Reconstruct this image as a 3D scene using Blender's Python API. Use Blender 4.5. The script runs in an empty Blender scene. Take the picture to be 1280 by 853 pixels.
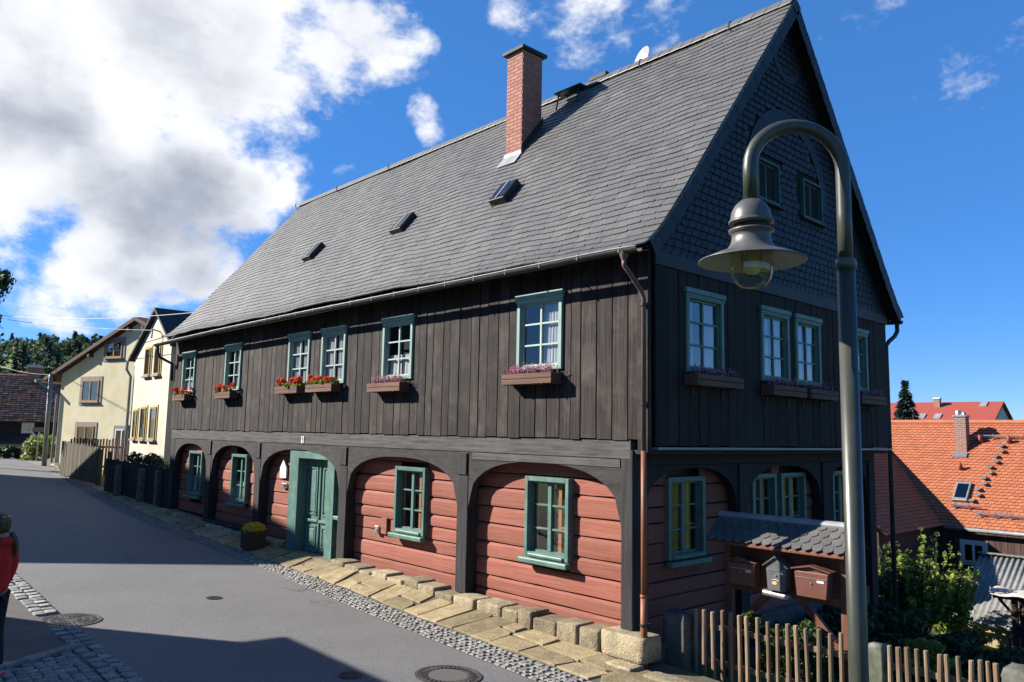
import bpy, bmesh, math, random
import numpy as np
from mathutils import Vector, Matrix
random.seed(7); RNG = np.random.default_rng(7)
R = math.radians
S = bpy.context.scene
COL = S.collection

# ------------------------------------------------------------------ camera
cam = bpy.data.cameras.new('camera'); camo = bpy.data.objects.new('camera', cam); COL.objects.link(camo)
yaw, pitch, roll = .82467, .11870, .01947
fw = Vector((-math.sin(yaw)*math.cos(pitch), math.cos(yaw)*math.cos(pitch), math.sin(pitch)))
rt = Vector((math.cos(yaw), math.sin(yaw), 0)); up = rt.cross(fw)
r2 = math.cos(roll)*rt + math.sin(roll)*up; u2 = -math.sin(roll)*rt + math.cos(roll)*up
M = Matrix((r2, u2, -fw)).transposed().to_4x4(); M.translation = Vector((6.7126, -8.8927, 3.1418))
camo.matrix_world = M
cam.sensor_width = 36; cam.lens = 977.3/1280*36; cam.clip_start = .05; cam.clip_end = 5000
S.camera = camo

# ------------------------------------------------------------------ sun, sky, exposure
SUN = Vector((-.663, -.557, .50)).normalized()
sl = bpy.data.lights.new('sun', 'SUN'); sl.energy = 5.0; sl.angle = R(.53); sl.color = (1, .94, .85)
so = bpy.data.objects.new('sun', sl); COL.objects.link(so)
so.rotation_euler = SUN.to_track_quat('Z', 'Y').to_euler(); so.location = (-30, -30, 40)
W = bpy.data.worlds.new('World'); S.world = W; W.use_nodes = True
nt = W.node_tree; nt.nodes.clear(); N = nt.nodes; L = nt.links
def wn(t, **k):
    n = N.new(t)
    for a, b in k.items(): setattr(n, a, b)
    return n
def wmath(op, a, b=None, c=None, clamp=False):
    n = N.new('ShaderNodeMath'); n.operation = op; n.use_clamp = clamp
    for i, v in enumerate((a, b, c)):
        if v is None: continue
        if isinstance(v, (int, float)): n.inputs[i].default_value = v
        else: L.new(v, n.inputs[i])
    return n.outputs[0]
sky = wn('ShaderNodeTexSky', sky_type='NISHITA', sun_disc=False)
sky.sun_elevation = math.asin(SUN.z); sky.sun_rotation = math.atan2(SUN.x, SUN.y)
sky.air_density = .8; sky.dust_density = 0.0; sky.ozone_density = 5.0; sky.altitude = 400
tc = wn('ShaderNodeTexCoord')
hs = wn('ShaderNodeHueSaturation'); hs.inputs['Saturation'].default_value = 1.2; hs.inputs['Value'].default_value = 1.14
L.new(sky.outputs[0], hs.inputs['Color'])
# cumulus: banks of cloud standing in fixed compass directions, broken up by noise
def wnoise(scale, detail, rough, off=(0, 0, 0), zs=1.5):
    mp = wn('ShaderNodeMapping'); mp.inputs['Location'].default_value = off; mp.inputs['Scale'].default_value = (1, 1, zs)
    L.new(tc.outputs['Generated'], mp.inputs['Vector'])
    n = wn('ShaderNodeTexNoise'); n.inputs['Scale'].default_value = scale; n.inputs['Detail'].default_value = detail; n.inputs['Roughness'].default_value = rough
    L.new(mp.outputs[0], n.inputs['Vector']); return n.outputs['Fac']
banks = [((-0.889, 0.161, 0.428), 0.17, 0.85), ((-0.860, 0.261, 0.438), 0.13, 0.85), ((-0.831, 0.359, 0.426), 0.1, 0.8), ((-0.768, 0.446, 0.459), 0.095, 0.8), ((-0.748,
    0.500, 0.437), 0.05, 0.55), ((-0.928, 0.161, 0.336), 0.1, 0.9), ((-0.917, 0.255, 0.306), 0.13, 1), ((-0.896, 0.344, 0.281), 0.1, 1), ((-0.867, 0.404, 0.291), 0.05,
    0.75), ((-0.934, 0.284, 0.218), 0.09, 0.9), ((-0.916, 0.347, 0.203), 0.055, 0.75), ((-0.956, 0.235, 0.176), 0.05, 0.7), ((-0.950, 0.267, 0.162), 0.05, 0.65),
    ((-0.952, 0.153, 0.266), 0.08, 0.8), ((-0.968, 0.173, 0.183), 0.03, 0.42), ((-0.968, 0.208, 0.144), 0.04, 0.42), ((-0.756, 0.544, 0.364), 0.034, 0.62), ((-0.829,
    0.462, 0.316), 0.02, 0.35), ((-0.583, 0.651, 0.487), 0.06, 0.36), ((-0.516, 0.708, 0.483), 0.05, 0.34), ((-0.644, 0.585, 0.492), 0.035, 0.36), ((-0.364, 0.809,
    0.462), 0.05, 0.24), ((-0.254, 0.885, 0.390), .05, .15), ((-0.319, 0.828, 0.461), 0.04, 0.22), ((-0.934, 0.035, 0.355), 0.25, 0.9), ((-0.966, 0.092, 0.241), 0.12,
    0.8), ((-0.783, 0.267, 0.561), 0.22, 0.8)]
shades = [((-0.932, 0.167, 0.322), 0.075, 1), ((-0.920, 0.304, 0.248), 0.1, 1), ((-0.933, 0.238, 0.269), 0.08, 0.8), ((-0.822, 0.334, 0.461), 0.12, 0.55), ((-0.758,
    0.450, 0.472), 0.08, 0.35), ((-0.930, 0.090, 0.357), 0.12, 0.6)]
wp = wn('ShaderNodeTexNoise'); wp.inputs['Scale'].default_value = 7; wp.inputs['Detail'].default_value = 5; L.new(tc.outputs['Generated'], wp.inputs['Vector'])
ws = wn('ShaderNodeVectorMath', operation='SUBTRACT'); L.new(wp.outputs['Color'], ws.inputs[0]); ws.inputs[1].default_value = (.5, .5, .5)
wa = wn('ShaderNodeVectorMath', operation='MULTIPLY_ADD'); L.new(ws.outputs[0], wa.inputs[0]); wa.inputs[1].default_value = (.10, .10, .10); L.new(tc.outputs['Generated'], wa.inputs[2])
wnm = wn('ShaderNodeVectorMath', operation='NORMALIZE'); L.new(wa.outputs[0], wnm.inputs[0])
def field(lst, floor):
    acc = None
    for d, r, s in lst:
        d = Vector(d).normalized()
        vm = wn('ShaderNodeVectorMath', operation='DOT_PRODUCT'); L.new(wnm.outputs[0], vm.inputs[0]); vm.inputs[1].default_value = d
        f = wmath('MAXIMUM', wmath('MULTIPLY_ADD', vm.outputs['Value'], 2*s/r**2, s - 2*s/r**2), floor)       # s - s*2(1-dot)/r^2
        acc = f if acc is None else wmath('SMOOTH_MAX', acc, f, .25)
    return acc
acc = field(banks, -.5); dark = field(shades, -.6)
n1 = wnoise(5.0, 7, .62); n2 = wnoise(4.2, 4, .55, (3, 1, 7)); n3 = wnoise(17, 5, .65, (1, 5, 2))
nn = wmath('ADD', wmath('MULTIPLY', wmath('SUBTRACT', n1, .5), 1.7), wmath('MULTIPLY', wmath('SUBTRACT', n3, .5), 1.1))
dens = wmath('ADD', wmath('MULTIPLY', acc, .88), nn)
def smooth(v, a, b):
    n = wn('ShaderNodeMapRange', interpolation_type='SMOOTHSTEP'); n.inputs['From Min'].default_value = a; n.inputs['From Max'].default_value = b
    L.new(v, n.inputs['Value']); return n.outputs[0]
alpha = smooth(dens, .06, .56)
sh_n = wmath('ADD', wmath('MULTIPLY', wmath('SUBTRACT', n2, .5), 3.0), wmath('MULTIPLY', wmath('SUBTRACT', n3, .5), .8))
core = smooth(wmath('ADD', wmath('MULTIPLY', dark, 1.0), sh_n), -.2, 1.35)
cr = wn('ShaderNodeMix', data_type='RGBA'); L.new(core, cr.inputs['Factor'])
cr.inputs[6].default_value = (7.9, 8.0, 8.25, 1); cr.inputs[7].default_value = (3.0, 3.3, 4.0, 1)
tn = wn('ShaderNodeMix', data_type='RGBA', blend_type='MULTIPLY'); tn.inputs['Factor'].default_value = 1; L.new(hs.outputs[0], tn.inputs[6]); tn.inputs[7].default_value = (1.08, 1.13, 1.34, 1)
fl = wn('ShaderNodeMix', data_type='RGBA'); fl.inputs['Factor'].default_value = .45; L.new(tn.outputs[2], fl.inputs[6]); fl.inputs[7].default_value = (.74, 2.45, 5.95, 1)
mx = wn('ShaderNodeMix', data_type='RGBA'); L.new(wmath('MULTIPLY', alpha, .97), mx.inputs['Factor'])
L.new(fl.outputs[2], mx.inputs[6]); L.new(cr.outputs[2], mx.inputs[7])
bg = wn('ShaderNodeBackground'); L.new(mx.outputs[2], bg.inputs['Color']); bg.inputs['Strength'].default_value = .05
W.cycles.sampling_method = 'MANUAL'; W.cycles.sample_map_resolution = 512
wo = wn('ShaderNodeOutputWorld'); L.new(bg.outputs[0], wo.inputs['Surface'])
vs = S.view_settings; vs.view_transform = 'Standard'; vs.look = 'None'; vs.exposure = 1.4; vs.gamma = 1; vs.use_curve_mapping = False

# ------------------------------------------------------------------ materials
MATS = {}; ALB = .68
def pmat(name, c1, c2, scale=(4, 4, 4), detail=6, rough=.8, bump=.2, rnd=.25, c3=None, s3=.7, lo=.35, hi=.65, spec=.3, trans=0, metal=0, hue=None, bscale=None, chk=None):
    """two colours mixed by noise (stretched by scale), a third in large stains, varied from piece to piece"""
    c1, c2, c3 = [tuple(v*ALB for v in c) if c else c for c in (c1, c2, c3)]
    m = bpy.data.materials.new(name); m.use_nodes = True; t = m.node_tree; t.nodes.clear(); n = t.nodes.new; l = t.links.new
    out = n('ShaderNodeOutputMaterial'); b = n('ShaderNodeBsdfPrincipled'); l(b.outputs[0], out.inputs[0])
    b.inputs['Roughness'].default_value = rough; b.inputs['Specular IOR Level'].default_value = spec; b.inputs['Metallic'].default_value = metal
    tco = n('ShaderNodeTexCoord'); oi = n('ShaderNodeObjectInfo'); ge = n('ShaderNodeNewGeometry')
    def math_(op, a, c):
        k = n('ShaderNodeMath'); k.operation = op
        for i, v in enumerate((a, c)):
            if isinstance(v, (int, float)): k.inputs[i].default_value = v
            else: l(v, k.inputs[i])
        return k.outputs[0]
    rs = math_('FRACT', math_('ADD', oi.outputs['Random'], ge.outputs['Random Per Island']), 0)
    off = n('ShaderNodeCombineXYZ')
    l(math_('MULTIPLY', rs, 37), off.inputs[0]); l(math_('MULTIPLY', rs, 17), off.inputs[1]); l(math_('MULTIPLY', rs, 29), off.inputs[2])
    ad = n('ShaderNodeVectorMath'); ad.operation = 'ADD'; l(tco.outputs['Object'], ad.inputs[0]); l(off.outputs[0], ad.inputs[1])
    mp = n('ShaderNodeMapping'); mp.inputs['Scale'].default_value = scale; l(ad.outputs[0], mp.inputs[0])
    no = n('ShaderNodeTexNoise'); no.inputs['Scale'].default_value = 1; no.inputs['Detail'].default_value = detail; no.inputs['Roughness'].default_value = .62; l(mp.outputs[0], no.inputs[0])
    mr = n('ShaderNodeMapRange'); mr.inputs[1].default_value = lo; mr.inputs[2].default_value = hi; l(no.outputs[0], mr.inputs[0])
    mi = n('ShaderNodeMix'); mi.data_type = 'RGBA'; l(mr.outputs[0], mi.inputs[0]); mi.inputs[6].default_value = (*c1, 1); mi.inputs[7].default_value = (*c2, 1)
    col = mi.outputs[2]
    if c3:
        n2 = n('ShaderNodeTexNoise'); n2.inputs['Scale'].default_value = s3; n2.inputs['Detail'].default_value = 5; n2.inputs['Roughness'].default_value = .65; l(ad.outputs[0], n2.inputs[0])
        m2 = n('ShaderNodeMapRange'); m2.inputs[1].default_value = .48; m2.inputs[2].default_value = .72; m2.inputs[4].default_value = .85; l(n2.outputs[0], m2.inputs[0])
        x = n('ShaderNodeMix'); x.data_type = 'RGBA'; l(m2.outputs[0], x.inputs[0]); l(col, x.inputs[6]); x.inputs[7].default_value = (*c3, 1); col = x.outputs[2]
    if chk:
        mpc = n('ShaderNodeMapping'); mpc.inputs['Scale'].default_value = chk; l(ad.outputs[0], mpc.inputs[0])
        nc = n('ShaderNodeTexNoise'); nc.inputs['Scale'].default_value = 1; nc.inputs['Detail'].default_value = 3; nc.inputs['Roughness'].default_value = .7; l(mpc.outputs[0], nc.inputs[0])
        mc = n('ShaderNodeMapRange'); mc.inputs[1].default_value = .64; mc.inputs[2].default_value = .70; mc.inputs[4].default_value = .75; l(nc.outputs[0], mc.inputs[0])
        xc = n('ShaderNodeMix'); xc.data_type = 'RGBA'; l(mc.outputs[0], xc.inputs[0]); l(col, xc.inputs[6]); xc.inputs[7].default_value = (*[v*.28 for v in c1], 1); col = xc.outputs[2]
    if rnd:
        h = n('ShaderNodeHueSaturation'); l(col, h.inputs['Color'])
        v = math_('ADD', math_('MULTIPLY', rs, rnd*2), 1 - rnd); l(v, h.inputs['Value'])
        if hue:
            r5 = math_('FRACT', math_('MULTIPLY', rs, 7.31), 0); l(math_('ADD', math_('MULTIPLY', r5, hue*2), .5 - hue), h.inputs['Hue'])
            l(math_('ADD', math_('MULTIPLY', r5, .5), .75), h.inputs['Saturation'])
        col = h.outputs[0]
    l(col, b.inputs['Base Color'])
    if bump:
        bp = n('ShaderNodeBump'); bp.inputs['Strength'].default_value = bump; bp.inputs['Distance'].default_value = .02
        if bscale:
            nb = n('ShaderNodeTexNoise'); nb.inputs['Scale'].default_value = bscale; nb.inputs['Detail'].default_value = 4; l(ad.outputs[0], nb.inputs[0]); l(nb.outputs[0], bp.inputs['Height'])
        else: l(no.outputs[0], bp.inputs['Height'])
        l(bp.outputs[0], b.inputs['Normal'])
    if trans:
        tr = n('ShaderNodeBsdfTranslucent'); l(col, tr.inputs[0]); ms = n('ShaderNodeMixShader'); ms.inputs[0].default_value = trans
        l(b.outputs[0], ms.inputs[1]); l(tr.outputs[0], ms.inputs[2]); l(ms.outputs[0], out.inputs[0])
    MATS[name] = m; return m
def glassmat(name, tint=(1, 1, 1), refl=.12, rough=.02):
    m = bpy.data.materials.new(name); m.use_nodes = True; t = m.node_tree; t.nodes.clear(); n = t.nodes.new; l = t.links.new
    out = n('ShaderNodeOutputMaterial'); tr = n('ShaderNodeBsdfTransparent'); tr.inputs[0].default_value = (*tint, 1)
    gl = n('ShaderNodeBsdfGlossy'); gl.inputs['Roughness'].default_value = rough
    tco = n('ShaderNodeTexCoord'); nz = n('ShaderNodeTexNoise'); nz.inputs['Scale'].default_value = 3; l(tco.outputs['Object'], nz.inputs[0])
    bp = n('ShaderNodeBump'); bp.inputs['Strength'].default_value = .05; bp.inputs['Distance'].default_value = .05; l(nz.outputs[0], bp.inputs['Height']); l(bp.outputs[0], gl.inputs['Normal'])
    ge_ = n('ShaderNodeNewGeometry'); dt = n('ShaderNodeVectorMath'); dt.operation = 'DOT_PRODUCT'; l(ge_.outputs['Incoming'], dt.inputs[0]); l(ge_.outputs['True Normal'], dt.inputs[1])
    def mt(op, a, c):
        k = n('ShaderNodeMath'); k.operation = op
        for i, v in enumerate((a, c)):
            if isinstance(v, (int, float)): k.inputs[i].default_value = v
            elif v is not None: l(v, k.inputs[i])
        return k
    fr = mt('MULTIPLY', mt('POWER', mt('SUBTRACT', 1.0, mt('ABSOLUTE', dt.outputs['Value'], None).outputs[0]).outputs[0], 5).outputs[0], .9)
    ad = n('ShaderNodeMath'); ad.operation = 'ADD'; ad.use_clamp = True; l(fr.outputs[0], ad.inputs[0]); ad.inputs[1].default_value = refl
    mi = n('ShaderNodeMixShader'); l(ad.outputs[0], mi.inputs[0]); l(tr.outputs[0], mi.inputs[1]); l(gl.outputs[0], mi.inputs[2]); l(mi.outputs[0], out.inputs[0])
    m.use_transparent_shadow = True
    MATS[name] = m; return m

pmat('plank_v', (.007, .0052, .0045), (.054, .042, .036), (30, 30, .9), 9, .85, .6, .40, (.080, .065, .057), 1.6, lo=.34, hi=.72, chk=(46, 46, 1.6))
pmat('plank_gable_shade', (.010, .008, .008), (.034, .028, .027), (34, 34, 1.3), 8, .85, .35, .3, (.035, .033, .018), 1.1, lo=.3, hi=.7)  # darker copy of plank_v, with the shade on the gable put into its colour
pmat('arch_wood', (.018, .017, .016), (.062, .058, .056), (3, 22, 14), 8, .85, .5, .12, lo=.3, hi=.7)
pmat('beam', (.036, .034, .033), (.14, .134, .13), (1.4, 22, 22), 8, .85, .45, .12, (.13, .123, .12), 1.4, lo=.3, hi=.7, chk=(1.1, 1.1, 34))
pmat('post', (.012, .012, .0125), (.040, .039, .04), (22, 22, 1.4), 8, .8, .4, .15)
pmat('log', (.255, .078, .050), (.36, .122, .083), (1.1, 22, 22), 9, .8, .6, .13, (.29, .118, .085), 4.5, lo=.3, hi=.72, chk=(1.4, 1.4, 30))
pmat('logend', (.2, .07, .05), (.28, .1, .08), (5, 5, 5), 5, .9, .2, .1)
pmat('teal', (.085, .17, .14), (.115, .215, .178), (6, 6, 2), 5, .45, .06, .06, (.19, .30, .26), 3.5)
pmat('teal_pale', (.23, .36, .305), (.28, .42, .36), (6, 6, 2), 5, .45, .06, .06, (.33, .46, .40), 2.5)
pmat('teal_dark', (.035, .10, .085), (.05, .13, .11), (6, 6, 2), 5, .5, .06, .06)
pmat('sashpaint', (.36, .47, .42), (.42, .52, .47), (6, 6, 2), 5, .5, .06, .05)
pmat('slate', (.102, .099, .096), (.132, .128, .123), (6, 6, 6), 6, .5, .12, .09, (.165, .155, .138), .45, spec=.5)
pmat('slate_wall_shade', (.013, .014, .017), (.026, .028, .033), (6, 6, 6), 6, .55, .12, .28, spec=.3)  # gable slate, darker than the roof slate: the gable's shade is in the colour
pmat('lead', (.24, .24, .25), (.36, .36, .37), (5, 5, 5), 5, .5, .1, .05)
pmat('zinc', (.22, .23, .23), (.33, .34, .34), (5, 5, 2), 5, .45, .05, .05, spec=.5, metal=.3)
pmat('zinc_dark', (.03, .03, .03), (.055, .055, .053), (5, 5, 2), 5, .5, .05, .05)
pmat('rust_pipe', (.23, .085, .04), (.32, .12, .055), (8, 8, 2), 5, .5, .1, .1)
pmat('brown_pipe', (.12, .075, .06), (.17, .11, .09), (8, 8, 2), 5, .5, .1, .1)
pmat('brick', (.38, .165, .12), (.46, .21, .155), (12, 12, 12), 5, .85, .2, .15)
pmat('mortar', (.38, .3, .27), (.46, .38, .34), (20, 20, 20), 5, .9, .2, .05)
pmat('sandstone', (.26, .205, .115), (.42, .35, .23), (7, 7, 7), 9, .9, 1.0, .3, (.17, .155, .125), 4.0, bscale=34)
pmat('slab', (.27, .205, .105), (.40, .32, .185), (5, 5, 5), 9, .85, .6, .28, (.20, .165, .105), 2.6, bscale=24)
pmat('granite', (.20, .20, .19), (.40, .39, .37), (26, 26, 26), 6, .85, .4, .25, (.24, .225, .2), 3)
pmat('cobble', (.19, .183, .17), (.31, .30, .28), (22, 22, 22), 5, .85, .3, .28)
pmat('joint', (.09, .08, .055), (.16, .14, .10), (30, 30, 30), 5, .95, .3, 0)
pmat('soil', (.06, .045, .03), (.11, .09, .06), (8, 8, 8), 6, .95, .4, 0)
pmat('window_dark', (.012, .011, .011), (.02, .018, .017), (3, 3, 3), 3, .9, 0, 0)
pmat('curtain', (.42, .42, .45), (.60, .60, .63), (40, 40, 3), 4, .9, .2, .05)
pmat('warm_frame', (.36, .14, .04), (.45, .2, .07), (4, 4, 18), 4, .6, .1, .05)
pmat('box_wood', (.095, .042, .024), (.175, .082, .05), (1.5, 24, 24), 7, .7, .25, .12)
pmat('leaf', (.045, .085, .02), (.11, .17, .045), (3, 3, 3), 3, .6, 0, .35, trans=.3, hue=.03)
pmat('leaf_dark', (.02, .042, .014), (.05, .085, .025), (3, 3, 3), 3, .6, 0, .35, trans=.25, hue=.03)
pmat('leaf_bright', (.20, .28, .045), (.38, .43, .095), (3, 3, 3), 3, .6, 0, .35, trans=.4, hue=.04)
pmat('leaf_forest', (.06, .10, .045), (.15, .20, .085), (.08, .08, .08), 3, .8, 0, .4, trans=.25, hue=.05)
pmat('needle', (.028, .05, .035), (.06, .09, .065), (3, 3, 3), 3, .7, 0, .3, trans=.1)
pmat('needle_pine', (.04, .07, .05), (.07, .11, .075), (3, 3, 3), 3, .7, 0, .3)
pmat('red_flower', (.75, .05, .02), (.85, .13, .05), (9, 9, 9), 3, .6, 0, .2, trans=.25)
pmat('pink_flower', (.5, .13, .25), (.7, .3, .42), (9, 9, 9), 3, .6, 0, .3, trans=.2)
pmat('yellow_flower', (.75, .5, .02), (.9, .68, .05), (9, 9, 9), 3, .6, 0, .2, trans=.2)
pmat('white_flower', (.7, .68, .5), (.8, .8, .7), (9, 9, 9), 3, .6, 0, .2)
pmat('bark', (.07, .055, .04), (.14, .115, .085), (6, 6, 1.5), 6, .9, .5, .1)
pmat('dark_metal', (.018, .018, .018), (.035, .035, .035), (8, 8, 8), 4, .5, .05, 0)
pmat('lamp_green', (.036, .043, .031), (.058, .063, .046), (7, 7, 2), 6, .38, .05, 0, (.08, .077, .06), 3, spec=.5)
pmat('lamp_grey', (.075, .074, .070), (.11, .108, .103), (7, 7, 7), 6, .42, .05, 0, spec=.5)
pmat('lamp_inner', (.58, .56, .46), (.68, .66, .56), (7, 7, 7), 4, .6, 0, 0)
pmat('white_paint', (.75, .75, .74), (.82, .82, .81), (7, 7, 7), 4, .6, 0, 0)
pmat('black_paint', (.01, .01, .01), (.02, .02, .02), (7, 7, 7), 4, .5, 0, 0)
pmat('iron', (.07, .068, .064), (.13, .125, .118), (18, 18, 18), 5, .5, .25, .05, spec=.5, metal=.4)
pmat('mail_brown', (.13, .045, .03), (.17, .06, .042), (6, 6, 6), 4, .45, .05, .1, spec=.5)
pmat('mail_grey', (.09, .09, .095), (.14, .14, .15), (6, 6, 6), 4, .5, .08, .1, spec=.5)
pmat('mail_wood', (.15, .055, .03), (.22, .085, .05), (20, 20, 2), 6, .7, .2, .12)
pmat('alu', (.5, .5, .5), (.6, .6, .6), (6, 6, 6), 4, .35, 0, 0, metal=.8)
pmat('picket', (.15, .085, .05), (.34, .24, .155), (26, 26, 2), 7, .8, .35, .3, (.15, .16, .085), 2.0)
pmat('moss_stone', (.095, .092, .082), (.19, .183, .168), (9, 9, 9), 7, .95, .6, .15, (.09, .11, .04), 3)
pmat('yellow_plaster', (.72, .65, .44), (.80, .73, .51), (2, 2, 2), 7, .9, .1, 0, (.66, .58, .38), .6)
pmat('cream_plaster', (.66, .62, .50), (.73, .69, .57), (2, 2, 2), 7, .9, .15, 0, (.54, .49, .38), .7)
pmat('white_plaster', (.62, .62, .60), (.72, .72, .70), (2, 2, 2), 7, .9, .1, 0)
pmat('grey_trim', (.27, .26, .25), (.33, .32, .31), (5, 5, 5), 5, .9, .1, .05)
pmat('ochre_trim', (.62, .48, .2), (.7, .55, .25), (5, 5, 5), 5, .9, .1, .05)
pmat('ochre_blind', (.34, .22, .06), (.42, .28, .09), (3, 3, 30), 4, .8, .1, 0)
pmat('window_orange', (.42, .17, .035), (.52, .23, .06), (10, 10, 3), 4, .5, .05, .05)
pmat('brown_trim', (.07, .03, .022), (.11, .05, .035), (8, 8, 8), 5, .7, .1, .05)
pmat('underside', (.010, .009, .009), (.02, .018, .017), (5, 5, 5), 5, .9, .1, .1)
pmat('dark_slate', (.025, .025, .027), (.055, .055, .058), (5, 5, 5), 6, .7, .25, .1)
pmat('tile_brown', (.17, .075, .048), (.30, .16, .105), (6, 6, 6), 6, .8, .2, .35, (.26, .2, .16), .8)
pmat('tile_orange', (.40, .125, .058), (.48, .17, .085), (4, 4, 4), 6, .75, .1, .10, (.35, .11, .055), .5)
pmat('tile_red', (.33, .065, .045), (.39, .085, .06), (4, 4, 4), 6, .75, .15, .12)
pmat('dark_board', (.055, .03, .026), (.1, .055, .045), (20, 20, 2), 6, .8, .2, .2)
pmat('navy_board', (.016, .013, .015), (.028, .022, .025), (20, 20, 2), 6, .8, .2, .2)
pmat('pale_board', (.42, .32, .17), (.52, .41, .24), (20, 20, 2), 6, .85, .2, .2)
pmat('eternit', (.20, .20, .19), (.30, .295, .28), (5, 5, 5), 6, .9, .15, .05, (.17, .165, .15), .8)
pmat('canvas', (.66, .60, .52), (.74, .68, .6), (4, 4, 4), 5, .9, .1, 0, trans=.25)
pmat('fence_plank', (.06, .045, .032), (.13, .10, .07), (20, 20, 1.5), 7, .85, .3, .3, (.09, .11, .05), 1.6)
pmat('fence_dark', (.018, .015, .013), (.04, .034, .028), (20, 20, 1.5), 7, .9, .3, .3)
pmat('grass', (.06, .11, .02), (.13, .2, .04), (2.5, 2.5, 2.5), 8, .9, .5, 0, (.045, .07, .02), .25)
pmat('far_meadow', (.1, .15, .035), (.16, .21, .06), (.05, .05, .05), 6, .9, 0, 0)
pmat('jacket_red', (.60, .02, .018), (.78, .04, .03), (7, 7, 4), 4, .8, 1.0, 0)
pmat('trouser_navy', (.012, .013, .02), (.03, .031, .045), (8, 8, 4), 4, .85, 1.0, 0)
pmat('skin', (.55, .32, .23), (.6, .36, .27), (9, 9, 9), 4, .6, .05, 0)
pmat('hair', (.10, .055, .028), (.24, .145, .075), (60, 60, 8), 5, .55, .3, 0)
pmat('shoe', (.08, .075, .085), (.14, .13, .14), (15, 15, 15), 4, .7, .2, 0)
pmat('shoe_pink', (.65, .06, .14), (.72, .1, .2), (15, 15, 15), 4, .6, .1, 0)
pmat('bird_wire', (.3, .3, .3), (.4, .4, .4), (5, 5, 5), 2, .5, 0, 0)
glassmat('glass', (.9, .93, .92), .10)
def brickwork(name, c1, c2, mo):
    m = bpy.data.materials.new(name); m.use_nodes = True; t = m.node_tree; n = t.nodes.new; l = t.links.new; b = t.nodes['Principled BSDF']; b.inputs['Roughness'].default_value = .9
    g = n('ShaderNodeNewGeometry'); co = n('ShaderNodeTexCoord'); sx = n('ShaderNodeSeparateXYZ'); l(co.outputs['Object'], sx.inputs[0]); ad = n('ShaderNodeMath'); l(sx.outputs[0], ad.inputs[0]); l(sx.outputs[1], ad.inputs[1])
    cb = n('ShaderNodeCombineXYZ'); l(ad.outputs[0], cb.inputs[0]); l(sx.outputs[2], cb.inputs[1]); br = n('ShaderNodeTexBrick'); l(cb.outputs[0], br.inputs['Vector']); br.inputs['Scale'].default_value = 1
    br.inputs['Brick Width'].default_value = .25; br.inputs['Row Height'].default_value = .085; br.inputs['Mortar Size'].default_value = .012
    for k, v in (('Color1', c1), ('Color2', c2), ('Mortar', mo)): br.inputs[k].default_value = (*[q*ALB for q in v], 1)
    l(br.outputs['Color'], b.inputs['Base Color']); bp = n('ShaderNodeBump'); bp.inputs['Strength'].default_value = .5; bp.inputs['Distance'].default_value = .01; bp.invert = True; l(br.outputs['Fac'], bp.inputs['Height']); l(bp.outputs[0], b.inputs['Normal']); MATS[name] = m
brickwork('brickwork', (.36, .13, .085), (.27, .09, .06), (.36, .30, .26))
glassmat('glass_attic', (.9, .93, .92), .42); glassmat('glass_gable', (.9, .93, .92), .20); glassmat('glass_sky', (.08, .085, .09), .12, .05); glassmat('glass_lamp', (.95, .90, .66), .07)

def asphalt():
    m = bpy.data.materials.new('asphalt'); m.use_nodes = True; t = m.node_tree; n = t.nodes.new; l = t.links.new; b = t.nodes['Principled BSDF']; b.inputs['Roughness'].default_value = .82; b.inputs['Specular IOR Level'].default_value = .3
    co = n('ShaderNodeTexCoord').outputs['Object']
    def noise(sc, det, ro=.6):
        k = n('ShaderNodeTexNoise'); k.inputs['Scale'].default_value = sc; k.inputs['Detail'].default_value = det; k.inputs['Roughness'].default_value = ro; l(co, k.inputs[0]); return k.outputs[0]
    def mixc(f, a, c):
        k = n('ShaderNodeMix'); k.data_type = 'RGBA'; l(f, k.inputs[0])
        for i, v in ((6, a), (7, c)):
            if isinstance(v, tuple): k.inputs[i].default_value = (*[q*ALB for q in v], 1)
            else: l(v, k.inputs[i])
        return k.outputs[2]
    def rng(v, a, c):
        k = n('ShaderNodeMapRange'); k.inputs[1].default_value = a; k.inputs[2].default_value = c; l(v, k.inputs[0]); return k.outputs[0]
    fine = noise(48, 3, .75); speck = noise(95, 2)
    c = mixc(rng(fine, .3, .7), (.06, .059, .06), (.31, .303, .30))
    c = mixc(rng(speck, .62, .72), c, (.46, .45, .44))
    big = mixc(rng(noise(.55, 6, .65), .35, .68), (.125, .122, .122), (.205, .20, .194)); k = n('ShaderNodeMix'); k.data_type = 'RGBA'; k.inputs[0].default_value = .36; l(c, k.inputs[6]); l(big, k.inputs[7]); c = k.outputs[2]
    w = n('ShaderNodeVectorMath'); w.operation = 'ADD'; nz = n('ShaderNodeTexNoise'); nz.inputs['Scale'].default_value = 2.2; nz.inputs['Detail'].default_value = 5; l(co, nz.inputs[0]); l(nz.outputs['Color'], w.inputs[0]); l(co, w.inputs[1])
    vo = n('ShaderNodeTexVoronoi'); vo.feature = 'DISTANCE_TO_EDGE'; vo.inputs['Scale'].default_value = .38; l(w.outputs[0], vo.inputs['Vector'])
    crack = rng(vo.outputs['Distance'], .007, .002); gate = rng(noise(.35, 2), .56, .62); mm = n('ShaderNodeMath'); mm.operation = 'MULTIPLY'; l(crack, mm.inputs[0]); l(gate, mm.inputs[1])
    c = mixc(mm.outputs[0], c, (.03, .029, .028)); l(c, b.inputs['Base Color'])
    bp = n('ShaderNodeBump'); bp.inputs['Strength'].default_value = .5; bp.inputs['Distance'].default_value = .008; l(fine, bp.inputs['Height']); l(bp.outputs[0], b.inputs['Normal']); MATS['asphalt'] = m
asphalt()
pmat('asphalt_old', (.09, .085, .08), (.165, .155, .145), (60, 60, 60), 5, .9, .4, 0, (.2, .18, .15), 1.2, lo=.25, hi=.75)

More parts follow.
